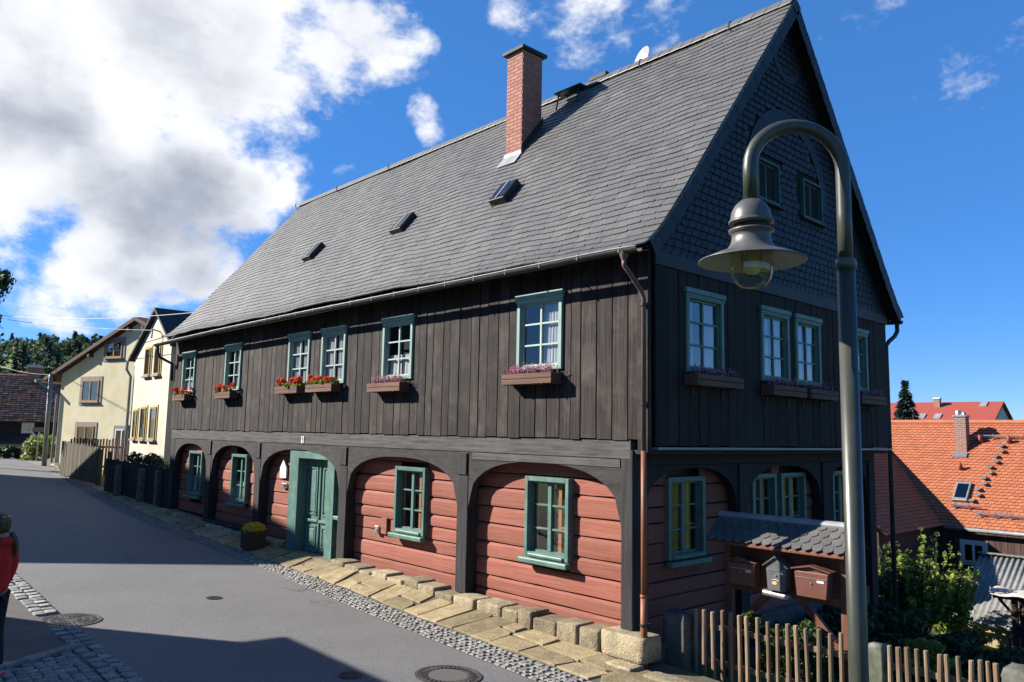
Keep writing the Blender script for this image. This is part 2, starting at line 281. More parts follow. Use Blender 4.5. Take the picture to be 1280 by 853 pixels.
# ------------------------------------------------------------------ helpers
def put(name, me, parent=None, loc=(0, 0, 0), rz=0, world=True):
    o = bpy.data.objects.new(name, me); COL.objects.link(o)
    if parent:
        o.parent = parent
        if world:
            w = Vector((0, 0, 0)); p = parent
            while p: w += p.location; p = p.parent
            loc = Vector(loc) - w
    o.location = loc; o.rotation_euler = (0, 0, rz); return o
def tag(o, label=None, cat=None, group=None, kind=None):
    for k, v in (('label', label), ('category', cat), ('group', group), ('kind', kind)):
        if v: o[k] = v
    return o
def root(name, loc, label, cat, group=None, rz=0):
    o = bpy.data.objects.new(name, None); COL.objects.link(o); o.location = loc; o.rotation_euler = (0, 0, rz); o.empty_display_size = .2
    return tag(o, label, cat, group)
def copy_tree(o, parent=None):
    c = o.copy(); COL.objects.link(c); c.parent = parent
    for ch in o.children: copy_tree(ch, c)
    return c
class MB:
    def __init__(s): s.v = []; s.f = []
    def quad(s, *p):
        b = len(s.v); s.v += [tuple(q) for q in p]; s.f.append(tuple(range(b, b+len(p))))
    def poly(s, v, f):
        b = len(s.v); s.v += [tuple(q) for q in v]; s.f += [tuple(i+b for i in g) for g in f]
    def box(s, x0, x1, y0, y1, z0, z1):
        s.poly([(x0, y0, z0), (x1, y0, z0), (x1, y1, z0), (x0, y1, z0), (x0, y0, z1), (x1, y0, z1), (x1, y1, z1), (x0, y1, z1)],
               [(0, 3, 2, 1), (4, 5, 6, 7), (0, 1, 5, 4), (1, 2, 6, 5), (2, 3, 7, 6), (3, 0, 4, 7)])
    def obox(s, c, ax, ay, az):
        c, ax, ay, az = map(Vector, (c, ax, ay, az))
        p = [c+i*ax+j*ay+k*az for k in (-1, 1) for i, j in ((-1, -1), (1, -1), (1, 1), (-1, 1))]
        s.poly(p, [(0, 3, 2, 1), (4, 5, 6, 7), (0, 1, 5, 4), (1, 2, 6, 5), (2, 3, 7, 6), (3, 0, 4, 7)])
    def beam(s, a, b, w, h, upv=(0, 0, 1)):
        a, b = Vector(a), Vector(b); d = (b-a).normalized(); x = d.cross(Vector(upv)).normalized(); z = x.cross(d)
        s.obox((a+b)/2, x*w/2, (b-a)/2, z*h/2)
    def prism(s, pts, ax, d0, d1):
        """polygon pts (2-D) extruded along axis ax ('x','y','z') from d0 to d1"""
        def P(p, d): return {'x': (d, p[0], p[1]), 'y': (p[0], d, p[1]), 'z': (p[0], p[1], d)}[ax]
        n = len(pts); v = [P(p, d0) for p in pts]+[P(p, d1) for p in pts]
        f = [tuple(range(n)), tuple(range(2*n-1, n-1, -1))]+[(i, i+n, (i+1) % n+n, (i+1) % n) for i in range(n)]
        s.poly(v, f)
    def tube(s, path, r, n=10, cap=True):
        path = [Vector(p) for p in path]; rs = r if isinstance(r, (list, tuple)) else [r]*len(path)
        b = len(s.v); prev = None
        for i, p in enumerate(path):
            d = (path[min(i+1, len(path)-1)]-path[max(i-1, 0)]).normalized()
            if prev is None:
                x = d.cross(Vector((0, 0, 1)) if abs(d.z) < .9 else Vector((0, 1, 0))).normalized()
            else: x = (prev - d*prev.dot(d)).normalized()
            prev = x; y = d.cross(x)
            for k in range(n):
                a = 2*math.pi*k/n; s.v.append(tuple(p+(x*math.cos(a)+y*math.sin(a))*rs[i]))
        for i in range(len(path)-1):
            for k in range(n):
                s.f.append((b+i*n+k, b+i*n+(k+1) % n, b+(i+1)*n+(k+1) % n, b+(i+1)*n+k))
        if cap:
            s.f.append(tuple(b+k for k in reversed(range(n)))); e = b+(len(path)-1)*n; s.f.append(tuple(e+k for k in range(n)))
    def lathe(s, prof, c, n=32):
        b = len(s.v); c = Vector(c)
        for r, z in prof:
            for k in range(n):
                a = 2*math.pi*k/n; s.v.append((c.x+r*math.cos(a), c.y+r*math.sin(a), c.z+z))
        for i in range(len(prof)-1):
            for k in range(n): s.f.append((b+i*n+k, b+i*n+(k+1) % n, b+(i+1)*n+(k+1) % n, b+(i+1)*n+k))
    def mesh(s, name, mat, smooth=False):
        me = bpy.data.meshes.new(name); me.from_pydata(s.v, [], s.f); me.materials.append(MATS[mat])
        if smooth: me.shade_smooth()
        me.update(); return me
    def build(s, name, mat, parent=None, smooth=False, world=True, kind=None):
        o = put(name, s.mesh(name, mat, smooth), parent, world=world)
        if kind: o['kind'] = kind
        return o
def bevel(o, w=.01, seg=2):
    m = o.modifiers.new('bevel', 'BEVEL'); m.width = w; m.segments = seg; m.limit_method = 'ANGLE'; m.angle_limit = R(40); return o
def one(name, mat, parent, *a, **k):
    m = MB(); m.box(*a); return m.build(name, mat, parent, **k)
def stone_mesh(name, mat, sx, sy, sz, jit=.12, seed=0, sub=2):
    """a roughly dressed block centred on the origin"""
    rg = random.Random(seed); bm = bmesh.new(); bmesh.ops.create_cube(bm, size=1)
    bmesh.ops.bevel(bm, geom=bm.edges[:], offset=.12, segments=sub, affect='EDGES', profile=.6)
    for v in bm.verts:
        v.co.x = v.co.x*sx+rg.uniform(-1, 1)*jit*min(sx, sz)*.5; v.co.y = v.co.y*sy+rg.uniform(-1, 1)*jit*min(sy, sz)*.5; v.co.z = v.co.z*sz+rg.uniform(-1, 1)*jit*sz*.4
    me = bpy.data.meshes.new(name); bm.to_mesh(me); bm.free(); me.materials.append(MATS[mat]); me.shade_smooth(); return me
def leaves(name, blobs, n, size, mat, parent=None, seed=1, shell=.55, kind=None, aspect=.6, upb=0.0, loc=None):
    """leaf-sized faces spread through ellipsoids [(centre, radii)]"""
    rg = np.random.default_rng(seed)
    vol = np.array([b[1][0]*b[1][1]*b[1][2] for b in blobs])**.75; pr = vol/vol.sum(); idx = rg.choice(len(blobs), n, p=pr)
    C = np.array([b[0] for b in blobs], float)[idx]; Rr = np.array([b[1] for b in blobs], float)[idx]
    d = rg.normal(size=(n, 3)); d /= np.linalg.norm(d, axis=1)[:, None]
    rad = shell+(1-shell)*rg.random(n); rad *= .85+.3*rg.random(n)
    P = C+d*Rr*rad[:, None]
    nm = d*.7+rg.normal(size=(n, 3))*.6; nm[:, 2] += upb; nm /= np.linalg.norm(nm, axis=1)[:, None]
    t = np.cross(nm, rg.normal(size=(n, 3))); t /= np.linalg.norm(t, axis=1)[:, None]; bt = np.cross(nm, t)
    s = size*(.6+.8*rg.random(n))[:, None]
    V = np.stack([P-t*s, P-bt*s*aspect+nm*s*.2, P+t*s, P+bt*s*aspect+nm*s*.2], 1).reshape(-1, 3)
    return qmesh(name, V, n, mat, parent, kind)
def qmesh(name, V, n, mat, parent=None, kind=None):
    me = bpy.data.meshes.new(name); me.vertices.add(4*n); me.vertices.foreach_set('co', V.astype(np.float32).ravel())
    me.loops.add(4*n); me.loops.foreach_set('vertex_index', np.arange(4*n, dtype=np.int32))
    me.polygons.add(n); me.polygons.foreach_set('loop_start', np.arange(0, 4*n, 4, dtype=np.int32)); me.polygons.foreach_set('loop_total', np.full(n, 4, np.int32))
    me.materials.append(MATS[mat]); me.update(calc_edges=True); me.validate()
    o = put(name, me, parent)
    if kind: o['kind'] = kind
    return o
def sst(a, b, x):
    t = min(1, max(0, (x-a)/(b-a))); return t*t*(3-2*t)
def lerp_tab(tab, x):
    xs = [t[0] for t in tab]; ys = [t[1] for t in tab]
    if xs[0] > xs[-1]: xs = xs[::-1]; ys = ys[::-1]
    return float(np.interp(x, xs, ys))
def rz(X, Y):                       # road surface
    return .03-.0205*max(-45, X)-.033*Y

# ------------------------------------------------------------------ the setting: ground, road, pavement
RE = [(14, -1.95), (0, -1.75), (-4.5, -1.58), (-7.5, -1.36), (-10, -1.2), (-13, -1.1), (-17, -1.02), (-21, -.72), (-30, .35), (-39, 1.4), (-46, 2.2), (-55, 3.3), (-70, 5.5)]
CI = [(14, -1.2), (0, -1.14), (-4, -1.03), (-6.3, -.85), (-9, -.77), (-11.3, -.76), (-15.3, -.58), (-19.3, -.32), (-25, .28), (-32, 1.15), (-39, 1.95), (-46, 2.8), (-55, 3.9), (-70, 6.2)]
IN = [(14, -.25), (0, -.2), (-18.2, -.2), (-19.3, .25), (-26, .75), (-29, 1.0), (-36, 1.35), (-46, 3.0), (-55, 5.0)]
PZ = [(14, -.12), (1.5, .02), (0, .08), (-1, .16), (-3, .26), (-5, .34), (-7, .40), (-10, .40), (-13, .42), (-18, .55), (-26, .62), (-36, .80), (-60, 1.3)]
LE = [(14, -5.5), (0, -5.62), (-6.5, -5.6), (-13, -5.45), (-21, -5.0), (-30, -4.0), (-46, -2.2), (-55, -1.0), (-70, 1.0)]
def gh(X, Y):
    z = rz(X, min(3, max(-9, Y)))-.07
    w = sst(-16, -1, X)
    d = lerp_tab([(.1, 0), (3, .3), (6.5, .8), (9, 1.3), (12, 1.95), (14, 2.3), (17, 2.75), (19.5, 3.3), (24, 3.7), (32, 3.7), (45, 2.7), (65, -.8), (130, -7), (400, -10)], Y)
    z -= d*w
    if X < -60: z += (abs(X)-60)*.012
    return z
xs = sorted(set([-900, -600, -420, -330, -260, -200, -150, -120, -100, -80]+[-70+2*i for i in range(30)]+[-10+.5*i for i in range(50)]+[16+3*i for i in range(8)]+[45, 60, 80, 110, 150, 220, 320, 500, 900]))
ys = sorted(set([-900, -500, -300, -180, -100, -60, -40, -28, -20, -16, -13, -11]+[-10+.5*i for i in range(50)]+[15.5+1.5*i for i in range(25)]+[56, 62, 70, 80, 95, 115, 150, 200, 300, 500, 900]))
m = MB(); m.v = [(x, y, gh(x, y)) for y in ys for x in xs]; nx = len(xs)
m.f = [(j*nx+i, j*nx+i+1, (j+1)*nx+i+1, (j+1)*nx+i) for j in range(len(ys)-1) for i in range(nx-1)]
m.build('ground', 'grass', smooth=True, kind='structure')

def strip(name, mat, ea, eb, za, zb, x0, x1, st, n=6, kind='structure'):
    m = MB(); k = int(abs(x1-x0)/st)+1; X = np.linspace(x0, x1, k)
    for x in X:
        a, b = ea(x), eb(x)
        for j in range(n+1):
            t = j/n; y = a+(b-a)*t; m.v.append((x, y, za(x, y)*(1-t)+zb(x, y)*t))
    for i in range(k-1):
        for j in range(n): q = i*(n+1)+j; m.f.append((q, q+1, q+n+2, q+n+1))
    return m.build(name, mat, smooth=True, kind=kind)
re = lambda x: lerp_tab(RE, x); ci = lambda x: lerp_tab(CI, x); inn = lambda x: lerp_tab(IN, x); le = lambda x: lerp_tab(LE, x); pz = lambda x: lerp_tab(PZ, x)
def slab_z(x, y):
    a = ci(x); b = inn(x); t = min(1, max(0, (y-a)/(b-a))); return (rz(x, y)+.03)*(1-t)+max(pz(x), rz(x, y)+.03)*t
def pave_z(x, y): return rz(x, y)+.004 if y < ci(x)+.02 else slab_z(x, y)-.022
road = strip('road', 'asphalt', le, lambda x: re(x)+.05, rz, rz, 14, -70, .5, 10)
pave = strip('pavement', 'joint', lambda x: re(x)-.0, lambda x: .3 if x > -18.4 else inn(x)+.6, pave_z, pave_z, 3.0, -56, .25, 14)
walk = strip('footpath', 'asphalt_old', lambda x: -9.2, lambda x: le(x)-.3, lambda x, y: rz(x, y)+.16, lambda x, y: rz(x, y)+.02, 14, -16, .5, 4)

# stone slabs of the pavement, one by one
def slabmesh(c, th, ins, mat, jit=0, seed=0):
    rg = random.Random(seed); c = [Vector(p) for p in c]; n = len(c); mid = sum(c, Vector())/n; m = MB()
    top = [p+(mid-p).normalized()*ins+Vector((0, 0, rg.uniform(-jit, jit))) for p in c]; low = [p-Vector((0, 0, ins*.8)) for p in c]; bot = [p-Vector((0, 0, th)) for p in c]
    v = bot+low+top; f = [tuple(range(2*n, 3*n))]
    for a in (0, n):
        for i in range(n): f.append((a+i, a+(i+1) % n, a+n+(i+1) % n, a+n+i))
    m.poly(v, f); return m.mesh('slab', mat)
def slab_z(x, y):
    a = ci(x); b = inn(x); t = min(1, max(0, (y-a)/(b-a))); return (rz(x, y)+.03)*(1-t)+max(pz(x), rz(x, y)+.03)*t
rg = random.Random(5); x = 1.9; ns = 0
while x > -45:
    ln = rg.uniform(.35, .8); sk = rg.uniform(-.12, .12); x2 = x-ln; g = .012
    cuts = [0, 1]
    if rg.random() < .5: cuts = [0, rg.uniform(.35, .65), 1]
    for k in range(len(cuts)-1):
        c = []
        for xx, tt in ((x2+g, cuts[k]), (x-g, cuts[k]), (x-g, cuts[k+1]), (x2+g, cuts[k+1])):
            a, b = ci(xx), inn(xx)+.04; tt2 = tt+(.02 if tt == cuts[k] else -.02)
            xs_ = xx+sk*tt2+rg.uniform(-.035, .035); yy = a+(b-a)*tt2+rg.uniform(-.035, .035)
            c.append((xs_, yy, slab_z(xs_, yy)+.004))
        if rg.random() < .5:      # broken corner
            i = rg.randrange(4); p, q, r_ = Vector(c[i-1]), Vector(c[i]), Vector(c[(i+1) % 4]); c[i:i+1] = [tuple(q.lerp(p, .22)), tuple(q.lerp(r_, .2))]
        put('slab', slabmesh(c, .06, .010, 'slab', .004, ns), pave); ns += 1
    x = x2
# small stone setts in the gutter strip between slabs and asphalt
m = MB(); rg = random.Random(9); x = 2.6
while x > -56:
    ln = rg.uniform(.09, .14)
    n = 6
    for j in range(n):
        a, b = re(x), ci(x); y0 = a+(b-a)*j/n+.006; y1 = a+(b-a)*(j+1)/n-.006; xx = x+rg.uniform(-.03, .03)
        z = rz(x, y0)+.012+rg.uniform(0, .007); w = rg.uniform(.012, .024)
        p = [(xx-ln+.006, y0), (xx-.006, y0), (xx-.006, y1), (xx-ln+.006, y1)]; cx = xx-ln/2; cy = (y0+y1)/2
        v = [(q[0], q[1], z-.03) for q in p]+[(q[0]+(w if q[0] < cx else -w), q[1]+(w if q[1] < cy else -w), z+.006+rg.uniform(-.004, .004)) for q in p]
        m.poly(v, [(4, 5, 6, 7), (0, 1, 5, 4), (1, 2, 6, 5), (2, 3, 7, 6), (3, 0, 4, 7)])
    x -= ln
m.build('sett_strip', 'cobble', pave, kind='stuff')
# kerb stones on the near side
kerb = strip('kerb', 'joint', lambda x: le(x)-.36, lambda x: le(x)+.02, lambda x, y: rz(x, y)+.012, lambda x, y: rz(x, y)+.006, 6, -22, .5, 2)
protos = [stone_mesh('kerb_stone', 'granite', .2*random.uniform(.8, 1.25), .155, .11, .16, i) for i in range(12)]
MH = [(-6.2, -5.57), (-1.24, -2.51)]
for row in range(2):
    x = 2.0+row*.1
    while x > -16:
        p = protos[random.randrange(12)]; y = le(x)-.09-.175*row+random.uniform(-.015, .015)
        if math.hypot(x-MH[0][0], y-MH[0][1]) > .52:
            o = put('kerb_stone', p, kerb, (x, y, rz(x, y)-.012)); o.rotation_euler.z = random.uniform(-.08, .08)
        x -= random.uniform(.2, .27)
for i in range(9):                   # the row of stones that branches off across the footpath
    t = i/8; x = -4.55+.75*t+.06*math.sin(t*3); y = -5.95-1.1*t
    o = put('kerb_stone', protos[i % 12], kerb, (x, y, rz(x, y)+.02+.1*max(0, (-5.9-y))/2.3)); o.rotation_euler.z = R(-55)+random.uniform(-.1, .1)
setp = [stone_mesh('sett', 'granite', .125*random.uniform(.85, 1.1), .115, .09, .2, 40+i, 1) for i in range(8)]
for i in range(14):
    for j in range(11):
        y = -6.08-.125*j; x = -4.30-(.68*(y+5.95)) + .02 + .135*i + (.06 if j % 2 else 0)
        if x < 0: o = put('sett', setp[(i*7+j) % 8], walk, (x+random.uniform(-.01, .01), y+random.uniform(-.01, .01), rz(x, y)+.055*(-5.8-y)*.75+.012)); o.rotation_euler.z = random.uniform(-.15, .15)

def manhole(x, y, r, label, concrete):
    t = root('manhole_cover', (x, y, rz(x, y)), label, 'manhole cover', 'covers set in the road')
    z = rz(x, y); sx, sy = -.0205, -.033
    def tilt(o):
        o.rotation_euler = (math.atan(sy), -math.atan(sx), 0); o.location = (0, 0, 0)
    m = MB(); m.lathe([(r*1.0, -.03), (r, .012), (r*.9, .013), (r*.895, .004)], (0, 0, 0), 48); tilt(m.build('rim', 'iron', t, world=False))
    m = MB(); m.lathe([(r*.885, -.02), (r*.885, .008), (r*.62, .009), (r*.6, .009)] if concrete else [(r*.885, -.02), (r*.885, .008), (.001, .009)], (0, 0, 0), 48); tilt(m.build('lid', 'iron', t, world=False))
    m = MB(); n = 36
    for q, (ra, rb, k) in enumerate(((.70, .84, n), (.46, .6, 24), (.22, .38, 14)) if not concrete else ((.66, .84, n),)):
        for i in range(k):
            a = 2*math.pi*i/k; c = Vector((math.cos(a), math.sin(a), 0)); d = Vector((-c.y, c.x, 0))
            m.obox(c*r*(ra+rb)/2+Vector((0, 0, .012)), c*r*(rb-ra)/2, d*r*(ra+rb)/2*math.pi/k*.55, Vector((0, 0, .005)))
    tilt(m.build('rib_pattern', 'iron', t, world=False, kind='stuff'))
    if concrete:
        m = MB(); m.lathe([(r*.6, .0), (r*.59, .0095), (.001, .0095)], (0, 0, 0), 40); tilt(m.build('concrete_centre', 'asphalt_old', t, world=False))
manhole(-6.2, -5.57, .42, 'round cast iron manhole cover set in the kerb beside the person in red', False)
manhole(-1.24, -2.51, .42, 'round manhole cover with concrete centre at the bottom edge of the road', True)
manhole(-1.87, -3.53, .15, 'small round valve cover in shaded asphalt left of the large manhole', False)
manhole(-6.76, -3.23, .13, 'small round valve cover in the middle of the sunlit road', False)

# ------------------------------------------------------------------ the timber house
HOUSE = root('timber_house', (0, 0, 0), 'big old timber house with black planks, red log ground floor and steep slate roof', 'house')
XL, XR, YB = -18.4, 0.0, 8.06
UPW = [(-17.17, .98), (-14.0, 1.02), (-10.28, 1.04), (-8.69, 1.04), (-6.2, 1.04), (-2.2, 1.03)]     # centres, widths of upper windows
GUW = [(1.25, 1.0), (3.36, .94), (4.53, .94), (6.55, .94)]
WZ0, WZ1 = 4.17, 5.36
def plank_runs(a, b, wins, wz, lo, hi):
    """[(x0,x1,[(z0,z1)...])] with the openings left free"""
    ed = [a]
    for c, w in wins: ed += [c-w/2+.07, c+w/2-.07]
    ed.append(b); out = []
    for i in range(len(ed)-1):
        s, e = ed[i], ed[i+1]; n = max(1, round((e-s)/.265)); w = np.array([random.uniform(.75, 1.25) for _ in range(n)]); w = np.cumsum(w/w.sum()*(e-s)); q = [s]+[s+k for k in w]
        for j in range(n):
            out.append((q[j], q[j+1], [(lo, wz[0]+.05), (wz[1]-.05, hi)] if i % 2 else [(lo, hi)]))
    return out
def plank(x0, x1, z0, z1, d, th=.035, zj=.02):
    m = MB(); g = .0055; c = .006; z0 += random.uniform(-zj, zj)*.6
    pr = [(x0+g, 0), (x0+g, -d-th+c), (x0+g+c, -d-th), (x1-g-c, -d-th), (x1-g, -d-th+c), (x1-g, 0)]
    k = random.uniform(-.006, .006)
    n = 6; v = [(p[0], p[1], z0) for p in pr]+[(p[0]+k, p[1], z1) for p in pr]
    m.poly(v, [tuple(range(n)), tuple(range(2*n-1, n-1, -1))]+[(i, i+n, (i+1) % n+n, (i+1) % n) for i in range(n)]); return m
def roofz(y):
    yy = y if y <= 4.0 else 8.0-y
    return float(np.interp(yy, [-.47, -.2, .03, .42, 1.05, 4.0], [5.80, 6.02, 6.27, 6.74, 7.53, 11.2]))
fw_ = one('front_wall', 'window_dark', HOUSE, XL+.05, XR-.05, .30, .5, 3.0, 5.95)
for x0, x1, zz in plank_runs(XL, XR-.2, UPW, (WZ0, WZ1), 3.10, 5.93):
    d = random.choice((0, .002, .006, .009))
    for z0, z1 in zz: plank(x0, x1, z0, z1, d).build('plank', 'plank_v', fw_)
plank(XR-.2, XR, 2.93, 5.93, .02, .05).build('corner_board', 'plank_v', fw_)
gw_ = one('gable_wall', 'window_dark', HOUSE, -.5, -.30, .35, YB-.1, 2.95, 5.8)
for x0, x1, zz in plank_runs(.03, YB, GUW, (WZ0-.07, WZ1-.07), 3.02, 5.62):
    d = random.choice((0, .002, .006, .009))
    for z0, z1 in zz:
        m = plank(x0, x1, z0, z1, d); m.v = [(-p[1], p[0], p[2]) for p in m.v]; m.build('plank', 'plank_gable_shade', gw_)
bw = MB(); bw.box(XL+.02, XR-.3, YB-.15, YB, .0, 5.9); bw.box(XL, XL+.12, .12, YB-.16, .0, 5.95); bw.build('rear_wall', 'plank_v', HOUSE)
one('flashing', 'zinc', HOUSE, -.28, .075, .05, YB, 2.965, 3.0)
one('storey_underside', 'post', HOUSE, XL+.05, -.02, .02, YB-.02, 2.90, 2.955)

# rim beam, posts and arches of the ground floor
bevel(one('rim_beam', 'beam', HOUSE, XL+.02, -.36, -.015, .2, 2.82, 3.085), .012)
bevel(one('rim_beam', 'post', HOUSE, -.52, -.29, .28, YB-.02, 2.735, 2.90), .012)
PX = [(-.54, -.33), (-4.25, -3.96), (-8.28, -7.97), (-12.41, -12.10), (-15.51, -15.20), (-18.35, -18.05)]
PB = [.42, .40, .34, .46, .55, .58]
for i, ((a, b), zb) in enumerate(zip(PX, PB)):
    top = 2.95 if i == 0 else 2.815
    bevel(one('post', 'post', HOUSE, a, b, -.012, .27, zb, top), .012)
    if i not in (0, 5):
        bevel(one('post_head', 'post', HOUSE, a+.02, b-.03, -.035, -.0125, 2.42, 2.80), .008)
def arch(a, b, zs, za, top, n=28, p=2.5):
    c = (a+b)/2; h = (b-a)/2; pts = []
    for i in range(n+1):
        x = a+(b-a)*i/n; t = abs((x-c)/h); pts.append((x, zs+(za-zs)*max(0, 1-t**p)**(1/p)))
    return [(a, top), (a, zs)]+pts[1:-1]+[(b, zs), (b, top)]
def arch_mesh(a, b, zs, za, top, d0, d1, ax):
    P = arch(a, b, zs, za, top)[1:-1]; m = MB(); n = len(P)
    f = (lambda p, d: (p[0], d, p[1])) if ax == 'y' else (lambda p, d: (d, p[0], p[1]))
    for d in (d0, d1):
        m.v += [f(p, d) for p in P]; m.v += [f((p[0], top), d) for p in P]
    for i in range(n-1):
        m.f.append((i, i+1, n+i+1, n+i)); m.f.append((2*n+i, 3*n+i, 3*n+i+1, 2*n+i+1)); m.f.append((i, 2*n+i, 2*n+i+1, i+1)); m.f.append((n+i, n+i+1, 3*n+i+1, 3*n+i))
    return m
ARCH = [(-3.96, -.54, 2.70), (-7.97, -4.25, 2.66), (-12.10, -8.28, 2.69), (-15.20, -12.41, 2.70), (-18.05, -15.51, 2.69)]
for a, b, za in ARCH: arch_mesh(a, b, 1.85, za, 2.815, .0, .13, 'y').build('arch_brace', 'arch_wood', HOUSE)
one('arch_board', 'beam', HOUSE, -3.86, -.56, -.012, -.001, 2.70, 2.813)
GP = [(2.75, 3.02), (5.70, 6.0), (7.76, 8.04)]
for a, b in GP: bevel(one('post', 'post', HOUSE, -.52, -.29, a, b, -2.4, 2.73), .012)
for a, b in ((.22, 2.75), (3.02, 5.70), (6.0, 7.76)): arch_mesh(a, b, 1.9, 2.68, 2.73, -.43, -.33, 'x').build('arch_brace', 'post', HOUSE)

# red log walls
LOWW = [(-16.7, 1.0), (-13.68, .95), (-5.9, 1.0), (-2.18, .98)]
LZ0, LZ1 = 1.2, 2.46
def logpiece(x0, x1, z0, z1, y, bulge, seed):
    """a hewn log from x0 to x1, its front face bowed and a little uneven"""
    rg = random.Random(seed); m = MB(); n = max(2, int((x1-x0)/.35)); h = z1-z0
    prof = [(0, .012), (-.022*bulge-.006, .02), (-.034*bulge, .055), (-.036*bulge, h*.45), (-.034*bulge, h-.05), (-.012*bulge, h-.014), (0, h-.006)]
    k = len(prof); w = [rg.uniform(-.007, .007) for _ in range(n+1)]; w2 = [rg.uniform(-.006, .006) for _ in range(n+1)]
    for i in range(n+1):
        x = x0+(x1-x0)*i/n
        for q, (d, zz) in enumerate(prof): m.v.append((x, y+d+(w2[i] if 0 < q < k-1 else 0), z0+zz+w[i]*(1 if q in (1, 2, 4, 5) else 0)))
    for i in range(n):
        for q in range(k-1): m.f.append((i*k+q, (i+1)*k+q, (i+1)*k+q+1, i*k+q+1))
    m.f.append(tuple(range(k))); m.f.append(tuple(n*k+q for q in reversed(range(k))))
    return m
lw = one('log_wall', 'logend', HOUSE, XL+.06, -.52, .50, .6, .1, 2.9)
def loghole(a, b, zb, wins, y, top=2.80, par=None, ax='y', off=0, lows=None):
    """the rows of logs of one bay"""
    rows = [zb]; 
    while rows[-1] < top-.16: rows.append(rows[-1]+random.uniform(.22, .34))
    rows[-1] = top
    for z0, z1 in zip(rows[:-1], rows[1:]):
        segs = [(a, b)]
        for c, w in wins:
            if z1 > LZ0+.05 and z0 < LZ1-.04:
                ns_ = []
                for s, e in segs:
                    l_, r_ = c-w/2+.05, c+w/2-.05
                    if e <= l_ or s >= r_: ns_.append((s, e)); continue
                    if s < l_: ns_.append((s, l_))
                    if e > r_: ns_.append((r_, e))
                segs = ns_
        bl = random.choice((.35, .5, .8, 1.15))
        for s, e in segs:
            if e-s < .04: continue
            m = logpiece(s, e, z0, z1, y, bl*random.uniform(.8, 1.2), random.random())
            if ax == 'x': m.v = [(off-p[1], p[0], p[2]) for p in m.v]
            m.build('log', 'log', par, smooth=False)
loghole(-3.98, -.5, .27, [LOWW[3]], .26, par=lw); loghole(-8.0, -4.2, .33, [LOWW[2]], .26, par=lw)
loghole(-12.12, -10.62, .52, [], .26, par=lw); loghole(-8.56, -8.2, .38, [], .26, top=1.28, par=lw); loghole(-8.56, -8.2, 2.3, [], .26, par=lw)
loghole(-15.22, -12.38, .60, [LOWW[1]], .26, par=lw); loghole(-18.08, -15.48, .66, [LOWW[0]], .26, par=lw)
GLW = [(1.52, .98), (3.86, .82), (4.90, .92), (6.95, .95)]
LZ0, LZ1 = 1.3, 2.5
lg = one('log_wall', 'logend', HOUSE, -.9, -.80, .3, YB-.2, -1.2, 2.9)
loghole(.2, 8.0, .18, GLW, 0, par=lg, ax='x', off=-.56)
one('gable_footing', 'moss_stone', HOUSE, -.85, -.36, .28, YB-.05, -2.5, .2)

